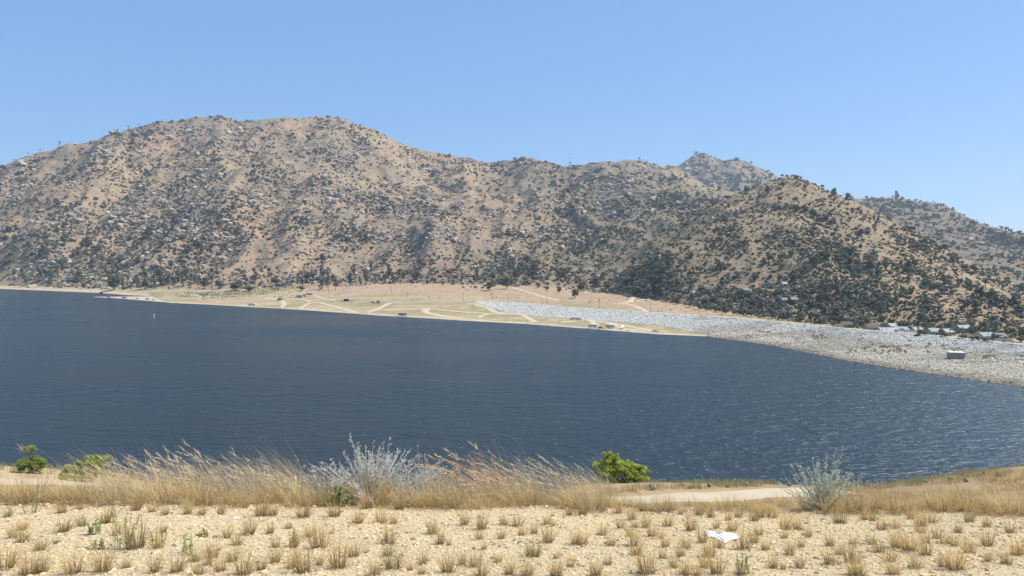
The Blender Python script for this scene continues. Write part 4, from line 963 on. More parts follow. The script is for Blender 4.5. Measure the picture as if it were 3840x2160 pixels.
car(2147, 1199, 5.0, -0.3, DK, "dark pickup in front of the camper trailer below the dam", "pickup", 1.8)
car(2459, 1245, 4.6, -0.1, ("white_car_paint", (0.78, 0.78, 0.77), 0.3), "white car alone at the right end of the beach track")
car(409, 1116, 5.4, 0.05, SIL, "silver suv at the very tip of the sand spit", hgt=1.95)
car(441, 1109, 5.0, 0.1, DK, "dark car beside the inlet behind the sand spit")
car(461, 1119, 4.6, math.pi, ("white_car_paint", (0.78, 0.78, 0.77), 0.3), "white van second from the tip of the spit", hgt=2.0, cat="van")
car(470, 1119, 4.6, 0.0, RED, "dark red car next to the white van on the spit")
car(515, 1122, 5.0, 0.0, TAN_, "tan pickup in the middle of the spit's cars", "pickup", 1.8)
car(553, 1124, 4.8, 0.0, ("black_paint", (0.02, 0.02, 0.022), 0.3), "black car left of the last white car on the spit")
car(577, 1126, 4.6, 0.0, ("white_car_paint", (0.78, 0.78, 0.77), 0.3), "white car farthest right of those on the spit")
car(1398, 1137, 4.4, 0.2, ("black_paint", (0.02, 0.02, 0.022), 0.3), "black car parked left of the small grey kiosk")
# white canopy
e = place("canopy", 2333, 1233, 0.3, "white peaked canopy pitched right of the silver camper", "canopy")
c = 1.9; V = np.array([[-c, -c, 2.0], [c, -c, 2.0], [c, c, 2.0], [-c, c, 2.0], [0, 0, 3.1], [-c, -c, 1.7], [c, -c, 1.7], [c, c, 1.7], [-c, c, 1.7]])
obj("canopy_top", V, [np.array([[0, 1, 4], [1, 2, 4], [2, 3, 4], [3, 0, 4]]), np.array([[5, 6, 1, 0], [6, 7, 2, 1], [7, 8, 3, 2], [8, 5, 0, 3]])], M_WHITE, parent=e)
for sx in (-1, 1):
    for sy in (-1, 1): part("pole", box(sx * c, sy * c, 0.8, 0.06, 0.06, 1.9), M_STEEL, e)
# small items
def buoy(X, Y, h, label, lean, mat):
    D = EYE * F / (Y - HOR); e = empty("marker_buoy", (float(px(X, D)), D, 0)); e.rotation_euler = (0, lean, 0); tag(e, label, "buoy")
    prof = [(0, -0.8), (.5, -.75), (.5, .1), (.38, .2), (.38, h * .55), (.5, h * .62), (.46, h * .9), (.2, h), (0, h)]; n = 12
    a = np.arange(n) * 2 * math.pi / n; V = np.array([[r * math.cos(t), r * math.sin(t), z] for r, z in prof for t in a])
    i = np.arange(len(prof) - 1)[:, None] * n; j = np.arange(n)[None]
    obj("body", V, np.stack([i + j, i + (j + 1) % n, i + n + (j + 1) % n, i + n + j], -1).reshape(-1, 4), mat, smooth=True, parent=e)
    V2, a_, b_ = cyl(0, 0, h * .38, .52, .35, 'z'); obj("band", V2, [a_, b_], M_TYRE, parent=e)
    part("mast", box(0.1, 0, h + 0.5, 0.08, 0.08, 1.1), M_TYRE, e)
buoy(578, 1191, 3.4, "white upright marker buoy out on the open water", 0.05, M_WHITE)
buoy(6, 1142, 5.0, "grey leaning marker buoy at the left edge of the water", 0.12, paint("grey_buoy", (0.33, 0.36, 0.38)))
# utility poles
POLES = [(1231,1103,1064),(1290,1102,1084),(1467,1101,1060),(1527,1116,1100),(1738,1130,1095),(1845,1123,1083),(2030,1144,1120),(2050,1144,1088),(2247,1157,1114),(2440,1166,1132),(2652,1186,1155),(2880,1203,1163),(3025,1219,1196),
 (3103,1226,1202),(3308,1243,1212),(3325,1245,1216),(3606,1266,1230),(3706,1275,1240)]
pole_lab = ["behind the white boxy shed", "short one right of the white boxy shed", "tall one at the left edge of the pink field", "short one on the flat left of the dam's tip", "beside the paved road at the dam's tip", "in front of the spreading oak in the pink field",
 "shorter of the two standing close behind the dam", "taller of the two standing close behind the dam", "in the field left of the hooked dirt road", "at the lower end of the hooked dirt road", "right of the field, before the pine row", "in front of the dense pine row",
 "right of the dense pine row", "left of the tan gabled house", "left of two beside the longest white roof", "right of two beside the longest white roof", "below the lone white roofed house", "before the wide green-grey roofed house"]
for (X_, Y_, T_), lb in zip(POLES, pole_lab):
    p = at(X_, Y_)
    if X_ > 3000: D_ = float(crestD(X_)) + 18; p = np.array([px(X_, D_), D_, float(land_z(np.array([float(X_)]), np.array([D_]))[0])])
    h = max(7.0, (zrow(p[2], p[1]) - T_) * p[1] / F)
    e = empty("utility_pole", tuple(map(float, p)), random.uniform(-.3, .3)); tag(e, "wooden utility pole " + lb, "utility pole", "utility poles behind the shore")
    V, q = tube([(0, 0, -0.5), (0, 0, h)], [0.20, 0.13], 6); obj("pole", V, q, M_POLE, parent=e)
    part("crossarm", [box(0, 0.12, h - 0.6, 2.4, 0.12, 0.14)], M_POLE, e)
    part("insulator", [box(x, 0.12, h - 0.42, 0.1, 0.1, 0.2) for x in (-1.1, -0.5, 0.5, 1.1)], M_STEEL, e)
# antenna towers on the far peak
for X_, T_, lb, w in ((2602, 566, "thin left antenna mast on the far peak", 2.0), (2608, 567, "right antenna tower carrying dishes on the far peak", 3.4)):
    D_ = 3880.0; z0 = float(peak_z(np.array([float(X_)]), np.array([D_]))[0]); h = rowz(T_, D_) - z0
    e = empty("antenna_tower", (float(px(X_, D_)), D_, z0)); tag(e, lb, "antenna tower")
    legs = []; V = []
    for k in range(3):
        a = k * 2.094; legs.append(tube([(w * math.cos(a), w * math.sin(a), -2), (w * .35 * math.cos(a), w * .35 * math.sin(a), h)], 0.32, 4))
    for j in range(8):
        z0_, z1_ = h * j / 8, h * (j + 1) / 8; s0, s1 = w * (1 - .65 * j / 8), w * (1 - .65 * (j + 1) / 8)
        for k in range(3): a, b = k * 2.094, (k + 1) * 2.094; legs.append(tube([(s0 * math.cos(a), s0 * math.sin(a), z0_), (s1 * math.cos(b), s1 * math.sin(b), z1_)], 0.18, 4))
    V, q = cat_parts(legs); obj("lattice", V, q, paint("tower_steel", (0.12, 0.12, 0.13)), parent=e)
    if w > 3:
        for j, z in enumerate((h * .98, h * .72, h * .5)): V, a_, b_ = cyl(0, -1.2, z, 2.3, 1.4); obj("dish", V, [a_, b_], paint("dish_grey", (0.25, 0.25, 0.26)), parent=e)
    else: part("antenna", box(0, 0, h * .45, 2.4, 2.4, h * .22), paint("dish_grey", (0.25, 0.25, 0.26)), e)
# cypress, leafy garden trees near the houses already stand among the oaks
D_ = float(crestD(3443)) + 30; zz = float(land_z(np.array([3443.]), np.array([D_]))[0]); h = rowz(1199, D_) - zz
e = empty("cypress_tree", (float(px(3443, D_)), D_, zz)); tag(e, "dark narrow spire of a cypress rising among the houses", "cypress tree")
r = np.random.default_rng(5); pts = []
for k in range(900):
    z = h * (0.05 + 0.95 * r.random()); R = 1.15 * (1 - z / h) ** 0.7 + 0.08; a = r.uniform(0, 6.28); c_ = np.array([R * math.cos(a), R * math.sin(a), z]); pts += [c_, c_ + r.normal(size=3) * .18 + [0, 0, .25], c_ + r.normal(size=3) * .18]
V = np.array(pts); obj("crown", V, np.arange(len(V)).reshape(-1, 3), M_LEAF, np.zeros((len(V), 3)) + [0.075, 0.055, 0.045], parent=e)
V, q = tube([(0, 0, -0.3), (0, 0, h * .9)], [0.25, 0.05]); obj("trunk", V, q, M_BARK, parent=e)
# bush at the waterline, left
for X_, Y_, w_, lb in ((380, 1102, 14, "small green bush right at the left waterline"), (1140, 1113, 16, "dark bush behind the white boxy shed")):
    p = at(X_, Y_); w = w_ * p[1] / F; pr = crown_proto(int(X_), 'shrub', 9, 40, ICO1); e = empty("bush", tuple(map(float, p)), 0, w); tag(e, lb, "bush")
    obj("foliage", pr[0], pr[1], M_LEAF, pr[2] * np.array([0.07, 0.085, 0.035]), parent=e)
    V, q = tube([(0, 0, -.1), (0, 0, .3)], [.04, .02]); obj("stem", V, q, M_BARK, parent=e)
# bird
D_ = 160.0; e = empty("bird", (float(px(2138, D_)), D_, float(rowz(592, D_))), 0.6); tag(e, "small dark bird gliding in the sky above the middle ridge", "bird")
V = np.array([[-.03, .24, 0], [.03, .24, 0], [0, -.3, .02], [0, .1, .07], [0, .1, -.06], [-.28, .08, .06], [-.26, -.04, .06], [.28, .08, .06], [.26, -.04, .06], [-.62, -.08, .0], [.62, -.08, .0], [.08, -.42, 0], [-.08, -.42, 0], [-.04, -.02, .01], [.04, -.02, .01]])
obj("body", V, [np.array([[0, 1, 3], [0, 4, 1], [0, 3, 4], [1, 4, 3], [3, 2, 4], [0, 5, 6], [0, 6, 13], [1, 8, 7], [1, 14, 8], [5, 9, 6], [7, 8, 10], [2, 11, 12], [3, 13, 2], [3, 2, 14]])], paint("dark_feathers", (0.05, 0.045, 0.04), 0.9), parent=e)
# ------------------------------------------------------------------ the gravel shoulder and its plants
def fz1(x, y): return float(fore_z(np.array([x]), np.array([y]))[0])
M_PEB = vcol("gravel_stone", 0.95, 0.12, 30.0, spec=0.1)
r = np.random.default_rng(71); n = 46000
y = 3.3 + 5.6 * r.random(n) ** 0.85; x = (r.random(n) - 0.5) * 2 * (0.74 * y + 2.4); k = y < 8.2 + 0.5 * r.random(n); x, y = x[k], y[k]; n = len(x)
s = np.exp(r.normal(math.log(0.0100), 0.42, n)); s = np.clip(s, 0.004, 0.032)
g = r.uniform(0.72, 1.06, n)[:, None]; tint = g * np.where((r.random(n) < 0.13)[:, None], [[0.30, 0.225, 0.165]], [[0.68, 0.53, 0.32]])
stuff("gravel", "coarse cream gravel covering the near ground", [rock_proto(600 + i, ICO1, 0.6, 0.25) for i in range(6)], r.integers(0, 6, n), np.stack([x, y, fore_z(x, y) + s * 0.12], -1), s, r.uniform(0, 6.28, n), tint, M_PEB)

def blades(n, r0, h0, h1, tilt, lean, width, seed, base, tip, curl=0.5, heads=0.0, segs=4):
    """n curved blades or stems rising from a patch of radius r0; lean = mean sideways bend of a unit-high blade."""
    q = np.random.default_rng(seed); a = q.uniform(0, 6.28, n); rr = r0 * np.sqrt(q.random(n))
    B = np.stack([rr * np.cos(a), rr * np.sin(a), np.full(n, -0.01)], -1)
    h = q.uniform(h0, h1, n); ta = np.abs(q.normal(0, tilt, n)); d = a + q.normal(0, 0.5, n)
    dx, dy = np.sin(ta) * np.cos(d), np.sin(ta) * np.sin(d)
    t = np.linspace(0, 1, segs)[None]
    ln = (lean * q.uniform(0.5, 1.5, n))[:, None]
    P = np.stack([B[:, 0:1] + h[:, None] * (dx[:, None] * t + ln * t ** 2.2 + curl * dx[:, None] * t ** 2), B[:, 1:2] + h[:, None] * (dy[:, None] * t + curl * dy[:, None] * t ** 2 + 0.12 * ln * t * t),
                  B[:, 2:3] + h[:, None] * (np.cos(ta)[:, None] * t - 0.30 * np.abs(ln) * t ** 2.4 - 0.22 * np.abs(curl) * np.sin(ta)[:, None] * t * t)], -1)
    w = width * q.uniform(0.6, 1.3, n)[:, None] * np.interp(t, [0, .6, 1], [1, .8, .15])
    wa = q.uniform(0, 3.14, n); W_ = np.stack([np.cos(wa), np.sin(wa), 0 * wa], -1)[:, None] * w[..., None] / 2
    V = np.concatenate([P - W_, P + W_], 1)           # n, 2*segs, 3
    j = np.arange(segs - 1); f = np.stack([j, j + 1, j + 1 + segs, j + segs], -1)
    Fq = (f[None] + (np.arange(n) * 2 * segs)[:, None, None]).reshape(-1, 4)
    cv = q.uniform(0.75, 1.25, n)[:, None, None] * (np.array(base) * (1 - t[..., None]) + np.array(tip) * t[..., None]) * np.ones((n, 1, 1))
    C = np.concatenate([cv, cv], 1).reshape(-1, 3); V = V.reshape(-1, 3)
    if heads > 0:                                      # seed heads: short side spikes near the tip
        m = int(n * heads); hv, hf, hc, o = [], [], [], 0
        for i in q.choice(n, m, replace=False):
            p0, p1 = P[i, -2], P[i, -1]; ax = p1 - p0
            for k in range(16):
                c = p0 + ax * (0.25 + 0.75 * k / 15); dd = ax / (np.linalg.norm(ax) + 1e-9) + q.normal(size=3) * 0.45; L = h[i] * 0.045 * q.uniform(.6, 1.3)
                u = q.normal(size=3) * width * 0.8
                hv += [c - u, c + u, c + dd * L]; hf.append([o, o + 1, o + 2]); o += 3; hc += [np.array(tip) * q.uniform(.8, 1.25)] * 3
        hf = np.array(hf) + len(V); hf = np.concatenate([hf, hf[:, 2:3]], 1)
        V = np.concatenate([V, np.array(hv)]); C = np.concatenate([C, np.array(hc)]); return V, Fq, hf[:, :3], C
    return V, Fq, None, C
M_STRAW = vcol("dry_grass_blades", 0.85, 0.12, 6.0, spec=0.15, trans=0.4, rand=0.14)
def bl_mesh(name, b): return mesh_data(name, b[0], [b[1]] + ([b[2]] if b[2] is not None else []), M_STRAW, b[3])
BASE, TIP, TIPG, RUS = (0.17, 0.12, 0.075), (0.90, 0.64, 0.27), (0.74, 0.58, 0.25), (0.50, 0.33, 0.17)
tuft_me = []
for i in range(10):
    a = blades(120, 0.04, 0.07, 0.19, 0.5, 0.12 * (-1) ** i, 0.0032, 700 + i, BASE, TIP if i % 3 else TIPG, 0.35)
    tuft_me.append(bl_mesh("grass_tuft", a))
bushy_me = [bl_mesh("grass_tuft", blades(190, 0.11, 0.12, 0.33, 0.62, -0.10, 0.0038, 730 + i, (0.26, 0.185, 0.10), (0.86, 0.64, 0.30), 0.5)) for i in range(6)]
T1 = """75 915;200 1035;120 1110;210 1145;360 1220;580 1050;740 1000;950 970;720 850;560 880;1230 855;1380 870;1500 900;1700 890;1820 900;2000 890;2220 835;2260 1075;2140 1170;2050 1110;1480 1060;1430 1200;1240 1200 1.3;1770 1320;1920 1290;2000 1410;2110 1320;60 1380 1.3;260 1440 1.3;380 1420;670 1430 1.3;930 1420 1.2;1140 1380;1410 1420;1600 1420;1050 1080;2200 1440 1.2;1800 1440 .7;500 1160 .5;1880 1350 .6"""
T2 = """50 905 1.2;150 905;430 915 1.2;710 915 1.3;1000 840;920 970;1130 970 1.2;1250 975;1300 850 1.2;1890 990 1.3;2250 990;130 1065;290 1020 .6;490 1095;680 1070 .6;180 1195;340 1195;570 1200 1.2;1200 1165 1.5;880 1275;1000 1250 .6;1600 1070;1670 1165 1.1;1750 1170 .5;2020 1120;2040 1030;2220 1110;2070 1210 .7;170 1335;430 1420 1.3;320 1380 .7;580 1350;750 1380 1.2;1190 1270;1240 1390 1.1;1510 1350;1390 1400 .6;1070 1449;1500 1440 .8;1990 1360;2190 1330;1740 1420;1870 1350 .6;2040 1449;50 1400 .7;2300 1440"""
T3 = """50 1000;90 1080;200 1070;320 985 1.2;370 1000 .6;520 900;640 900;960 880;1180 860;1080 940;980 1015;1110 1010 .6;1210 1010;820 1080;1060 1100;1410 1000;1530 890;1400 870;1620 1040;1700 900;1800 920;1850 1020;1960 945;1990 1040;2050 920;2190 955;2250 920;320 1150;570 1165;640 1170;900 1175;1100 1180 1.1;1270 1090 .8;1340 1120;1390 1190;1580 1200;1720 1150;1860 1200;2100 1210 1.1;2190 1150;2240 1080;2300 1210;160 1270 1.1;210 1280;400 1290 .5;530 1370;1120 1260;1220 1430 1.4;1520 1280;1360 1290;1460 1380;1750 1370;1780 1280;760 1449 1.4;870 1350 .6;140 1449;400 1449;1850 1430;1560 1440;1680 1449 .7;2080 1440"""
T4 = """30 920;150 1030;270 1030;360 1100;150 1110;560 1180 1.1;770 1165;650 970 1.4;870 940;950 950;1030 1030;1160 1020;1290 935;1390 1000;1490 970;1820 965;1720 1060;1980 1010;1380 1060;1530 1110;1580 1160 .6;1640 1160 .6;1690 1180 .6;1430 1160;1280 1220 1.3;930 1160;1010 1240;1110 1320;190 1260 1.2;300 1190;640 1260 .6;560 1350;760 1330 1.2;290 1380;50 1380;140 1390 .7;1430 1260;1340 1380 1.1;1700 1390 1.4;1590 1370;1820 1240;1990 1180;2190 1060;2240 1260;2300 1260;2160 1340 1.2;2000 1320;1140 1440 1.2;770 1440;820 1440;1170 1200"""
tufts = []
for q, tx in enumerate((T1, T2, T3, T4)):
    for s_ in tx.split(";"):
        v = [float(a) for a in s_.split()]; tufts.append((960 * q + v[0] * .4141, 1560 + v[1] * .4141, v[2] if len(v) > 2 else 0.9))
def gplace(X, Y):
    c = "below the left green bushes" if X < 480 else "below the windswept grass" if X < 1130 else "below the silver shrub" if X < 1700 else "below the russet grass" if X < 2180 else "below the big green bush" if X < 2560 else \
        "around the white scrap" if X < 2880 else "below the grey-green shrub" if X < 3300 else "below the right slope"
    return ("along the bottom edge " if Y > 2080 else "mid gravel " if Y > 1985 else "at the gravel's far edge ") + c
to, tx_, tc, tl_ = [], [], [], []
for X_, Y_, s_ in tufts:
    p = fhit(X_, Y_); o = bpy.data.objects.new("grass_tuft", random.choice(tuft_me)); COL.objects.link(o)
    f_ = p[1] / 6.3; sc = s_ * random.choice((.7, .8, .9, 1.0, 1.12)) * (0.72 + 0.25 * f_); o.location = p; o.rotation_euler = (0, 0, random.uniform(0, 6.28)); o.scale = (sc * .98, sc * .98, sc * random.uniform(1.0, 1.4))
    o["category"] = "grass tuft"; o["group"] = "dry tufts on the gravel"; to.append(o); tx_.append(X_); tc.append(gplace(X_, Y_)); tl_.append("big dry straw tuft" if s_ > 1.15 else "tiny dry straw tuft" if s_ < 0.75 else "dry straw tuft")
crowd_labels(to, tx_, tc, tl_, "")
# fuller tufts along the edge of the shoulder
to, tx_, tc, tl_ = [], [], [], []
for k in range(88):
    X_ = -40 + 3920 * (k + random.uniform(-.3, .3)) / 87; Y_ = np.interp(X_, [0, 1000, 2000, 3840], [1880, 1892, 1905, 1928]) + random.uniform(-16, 10)
    D_ = (fhit(X_, Y_))[1]; D_ = min(D_, 9.4); xx = px(X_, D_)
    o = bpy.data.objects.new("grass_tuft", random.choice(bushy_me)); COL.objects.link(o); sc = random.uniform(0.6, 1.3) * (0.6 if 2300 < X_ < 3000 else 1.0); o.location = (xx, D_, fz1(xx, D_)); o.rotation_euler = (0, 0, random.uniform(-.6, .6)); o.scale = (sc, sc, sc * random.uniform(.8, 1.1))
    o["category"] = "grass tuft"; o["group"] = "bushy tufts fringing the shoulder"; to.append(o); tx_.append(X_); tc.append(gplace(X_, 2000).replace("mid gravel below", "on the edge before").replace("mid gravel around the white scrap", "on the edge above the white scrap")); tl_.append("bushy golden tuft")
crowd_labels(to, tx_, tc, tl_, "")
# tall grass bent by the wind
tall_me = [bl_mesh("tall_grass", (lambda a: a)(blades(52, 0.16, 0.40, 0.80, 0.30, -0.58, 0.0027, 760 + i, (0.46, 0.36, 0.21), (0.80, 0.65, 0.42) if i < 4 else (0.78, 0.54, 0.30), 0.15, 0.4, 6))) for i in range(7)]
TALL = [(455,.8,0),(510,.95,0),(470,.7,0),(570,.9,0),(640,.95,0),(700,1.1,0),(760,1.15,0),(830,1.1,0),(890,.95,0),(950,1.0,0),(1010,.9,0),(1080,.9,0),(1150,.7,0),(1650,.7,0),(1740,.95,1),(1800,1.1,1),(1850,1.2,1),(1900,1.15,1),(1950,1.0,1),(2010,.95,0),(2070,.95,0),(2130,1.0,0),(2190,1.0,0),(2240,.85,0),(250,.6,0),(160,.55,0),(60,.5,0),
        (540,.8,0),(860,.9,0),(1880,1.0,1),(2160,.85,0),(2320,.5,0),(2540,.45,0),(3380,.5,0),(3560,.55,0),(3700,.5,0)]
to, tx_, tc, tl_ = [], [], [], []
for X_, s_, ru in TALL:
    D_ = random.uniform(8.7, 9.6); X2 = X_ + random.uniform(-15, 15); xx = px(X2, D_); o = bpy.data.objects.new("tall_grass", random.choice(tall_me[4:] if ru else tall_me[:4])); COL.objects.link(o)
    o.location = (xx, D_, fz1(xx, D_) - 0.01); o.rotation_euler = (0, 0, random.uniform(-.35, .35)); o.scale = (s_ * .93,) * 3; o["kind"] = "thing"; o["category"] = "tall grass"; o["group"] = "windswept tall grasses on the edge"
    to.append(o); tx_.append(X2); tc.append("by the left green bushes" if X2 < 460 else "between green bushes and silver shrub" if X2 < 1200 else "between silver shrub and big green bush" if X2 < 2280 else "before the dirt road bench" if X2 < 2900 else "right of the grey-green shrub"); tl_.append("russet clump of tall grass" if ru else "pale clump of tall grass")
crowd_labels(to, tx_, tc, tl_, "")
# uncountable dry grass over the shoulder's lip and the slopes beyond
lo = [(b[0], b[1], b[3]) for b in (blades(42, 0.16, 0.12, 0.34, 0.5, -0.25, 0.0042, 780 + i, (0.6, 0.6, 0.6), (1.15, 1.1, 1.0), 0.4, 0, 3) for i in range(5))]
r = np.random.default_rng(81); n = 1700; y = r.uniform(8.6, 13, n); x = (r.random(n) - .5) * 2 * (0.74 * y + 5); X_ = 1920 + F * x / y
k = r.random(n) < sstep(-0.35, 0.2, fbm(x, y * .4, .8, 2, 93)) * np.where((X_ > 2300) & (X_ < 3000), 0.12, 1.0); x, y = x[k], y[k]; n = len(x)
tint = np.where((r.random(n) < 0.75)[:, None], [[0.74, 0.57, 0.30]], [[0.54, 0.42, 0.25]]) * r.uniform(.8, 1.15, n)[:, None]
stuff("dry_grass", "golden dry grass massed along the shoulder's lip", lo, r.integers(0, 5, n), np.stack([x, y, fore_z(x, y) - .01], -1), r.uniform(.5, 1.1, n) * np.interp(y, [8.5, 10], [.7, 1.0]), r.uniform(0, 6.28, n), tint, M_STRAW)
# thin tall stems between the clumps
ts_ = [(b[0], b[1], b[3]) for b in (blades(16, 0.25, 0.35, 0.8, 0.28, -0.6, 0.0032, 790 + i, (0.6, 0.6, 0.6), (1.1, 1.05, 1.0), 0.1, 0, 6) for i in range(4))]
n = 240; y = r.uniform(8.5, 10.2, n); X_ = np.concatenate([r.uniform(250, 1200, n // 2), r.uniform(1600, 2330, n // 3), r.uniform(0, 3840, n - n // 2 - n // 3)]); x = px(X_, y)
sc = np.where(((X_ > 250) & (X_ < 1200)) | ((X_ > 1600) & (X_ < 2330)), r.uniform(.7, 1.1, n), r.uniform(.3, .6, n))
stuff("grass_stems", "thin dry stems bending in the wind", ts_, r.integers(0, 4, n), np.stack([x, y, fore_z(x, y) - .01], -1), sc, r.uniform(-.4, .4, n), np.zeros((n, 3)) + [0.72, 0.58, 0.36], M_STRAW)
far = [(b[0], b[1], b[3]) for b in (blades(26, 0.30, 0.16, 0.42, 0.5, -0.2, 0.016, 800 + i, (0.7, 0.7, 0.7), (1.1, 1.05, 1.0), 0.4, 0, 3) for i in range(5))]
n = 17000; y = 13 + 53 * r.random(n) ** 0.75; X_ = r.uniform(-1000, 4900, n); x = px(X_, y); z = fore_z(x, y)
Yp = zrow(z, y); road = (X_ > 2150) & (X_ < 3150) & (np.abs(Yp - np.interp(X_, [2180, 2450, 2700, 2950, 3180, 3320], [1886, 1872, 1862, 1850, 1840, 1834])) < np.interp(X_, [2150, 2500, 3000, 3350], [3, 30, 30, 5])) & (y > 30)
roadl = (X_ < 560) & (np.abs(Yp - np.interp(X_, [-300, 0, 250, 520], [1800, 1806, 1812, 1830])) < 15) & (y > 30)
nn_ = fbm(x, y, 6, 3, 82)
k = ~road & ~roadl & (r.random(n) < np.where(X_ > 3000, 0.9, np.where(X_ < 900, 0.5, 0.9)) * sstep(-0.5, 0.1, nn_)); x, y, z, X_ = x[k], y[k], z[k], X_[k]; n = len(x)
edge = (y > 55) & (r.random(n) < 0.7)
c1, c2, c3 = np.array([[0.62, 0.46, 0.25]]), np.array([[0.46, 0.31, 0.18]]), np.array([[0.34, 0.33, 0.14]])
u = r.random(n)[:, None]; tint = np.where(edge[:, None], c3, np.where(u < 0.5, c1, c2)) * r.uniform(.8, 1.2, n)[:, None]
stuff("slope_grass", "brown dry grass over the lower bench and slopes", far, r.integers(0, 5, n), np.stack([x, y, z - .02], -1), r.uniform(.7, 1.5, n) * np.interp(y, [13, 60], [.7, 1.1]), r.uniform(0, 6.28, n), tint, M_STRAW)
# little grey sage clumps on the bench
r = np.random.default_rng(83)
to, tx_, tc, tl_ = [], [], [], []
sage = [crown_proto(840 + i, 'shrub', 7, 60, ICO1) for i in range(3)]
sage_me = [mesh_data("sage_bush", p[0], p[1], M_LEAF, p[2] * np.array((0.20, 0.20, 0.155))) for p in sage]
for X_, Y_, w_ in ((2445,1838,32),(2590,1832,20),(2660,1826,24),(2730,1828,18),(2800,1822,20),(2560,1822,18),(3230,1826,26),(3280,1830,22),(3340,1818,20),(3470,1812,22),(3560,1800,20),(3745,1790,28),(3690,1776,18),(3620,1808,22),(2960,1824,24),(330,1812,22),(480,1822,18),(150,1775,20)):
    p = fhit(X_, Y_); o = bpy.data.objects.new("sage_bush", random.choice(sage_me)); COL.objects.link(o); s_ = w_ * p[1] / F; o.location = p; o.scale = (s_, s_, s_ * 1.1); o.rotation_euler = (0, 0, random.uniform(0, 6))
    o["category"] = "small bush"; o["group"] = "low sage bushes on the bench"; to.append(o); tx_.append(X_); tc.append("on the left sandy bench" if X_ < 900 else "beyond the dirt road bench" if X_ < 3000 else "on the right brown slope"); tl_.append("low grey sage bush")
crowd_labels(to, tx_, tc, tl_, "")

# ---- shrubs
def twig_shrub(nst, H, R, ntw, seed, upright=0.5, leaf=0.010, leafn=3, rad=0.0028, spikes=0):
    """Many-stemmed wiry shrub: returns (wood V,F), (leaf V,F)."""
    q = np.random.default_rng(seed); wood, LV = [], []
    for i in range(nst):
        a = q.uniform(0, 6.28); lean = abs(q.normal(0, 1)) ; rr = R * min(1.0, 0.15 + 0.5 * lean); hh = H * q.uniform(0.35, 1.05) * (1 - 0.3 * (rr / R) ** 2)
        if i < spikes: hh = H * q.uniform(1.05, 1.4); rr *= 0.55
        e = np.array([rr * math.cos(a), rr * math.sin(a) * 0.8, hh]); m = np.array([e[0] * .55, e[1] * .55, hh * .45]) + q.normal(size=3) * 0.05 * H
        t = np.linspace(0, 1, 6)[:, None]; b = np.array([0.05 * math.cos(a), 0.05 * math.sin(a), -0.02]); P = (1 - t) ** 2 * b + 2 * t * (1 - t) * m + t * t * e
        wood.append(tube(P, np.linspace(rad * 1.4, rad * .5, 6), 3))
        for k in range(ntw):
            u = q.uniform(0.3, 1.0); c = (1 - u) ** 2 * b + 2 * u * (1 - u) * m + u * u * e; d = (e - m) / np.linalg.norm(e - m) + q.normal(size=3) * 0.7; d /= np.linalg.norm(d); d[2] = abs(d[2]) * .8 + .15
            L = H * q.uniform(.04, .13) * (1.3 - u * .7); P2 = np.array([c, c + d * L * .5 + q.normal(size=3) * L * .08, c + d * L + [0, 0, L * .15]]); wood.append(tube(P2, [rad * .55, rad * .45, rad * .3], 3))
            for _ in range(leafn):
                s = q.uniform(.1, 1.0); cc = P2[0] + (P2[2] - P2[0]) * s; dv = q.normal(size=3); dv[2] = abs(dv[2]); dv *= leaf / np.linalg.norm(dv); uu = q.normal(size=3) * leaf * .28; LV += [cc - uu, cc + uu, cc + dv]
    return cat_parts(wood), (np.array(LV), np.arange(len(LV)).reshape(-1, 3))
def shrub(name, X, D_, args, wc, lc, label, cat="shrub", rz=0.0, sy=1.0):
    x_ = float(px(X, D_)); e = empty(name, (x_, D_, fz1(x_, D_)), rz); e.scale = (1, sy, 1); tag(e, label, cat); w, l = twig_shrub(**args)
    obj("stems", w[0], w[1], M_STRAW, np.zeros((len(w[0]), 3)) + wc, parent=e); q = np.random.default_rng(3)
    c = np.repeat(q.uniform(.75, 1.3, len(l[1])), 3)[:, None] * np.array(lc); obj("leaves", l[0], l[1], M_STRAW, c, parent=e)
shrub("silver_shrub", 1400, 8.75, dict(nst=220, H=0.60, R=0.92, ntw=20, seed=1, leafn=4, leaf=.014, spikes=9, rad=.0036), (0.86, 0.79, 0.71), (0.84, 0.83, 0.74), "large wiry silver-grey shrub with tall spikes in the middle of the edge")
shrub("silver_shrub", 1590, 8.9, dict(nst=40, H=0.52, R=0.38, ntw=13, seed=2, leafn=4, leaf=.013, spikes=2, rad=.0034), (0.74, 0.69, 0.58), (0.66, 0.66, 0.54), "smaller thin grey shrub right beside the large silver-grey one")
shrub("grey_green_shrub", 3090, 8.6, dict(nst=85, H=0.55, R=0.60, ntw=14, seed=3, leafn=4, leaf=.016, spikes=3, rad=.0036), (0.64, 0.62, 0.50), (0.60, 0.64, 0.50), "wiry grey-green shrub standing before the end of the dirt road")
shrub("leafy_weed", 1265, 8.25, dict(nst=16, H=0.20, R=0.18, ntw=8, seed=4, leafn=5, leaf=.035, rad=.003), (0.25, 0.32, 0.12), (0.22, 0.34, 0.10), "green leafy weed at the foot of the large silver shrub", "weed")
shrub("flowering_weed", 1085, 9.0, dict(nst=20, H=0.30, R=0.26, ntw=10, seed=5, leafn=4, leaf=.03, rad=.003), (0.35, 0.38, 0.2), (0.8, 0.8, 0.62), "weed with cream flower heads left of the large silver shrub", "weed")
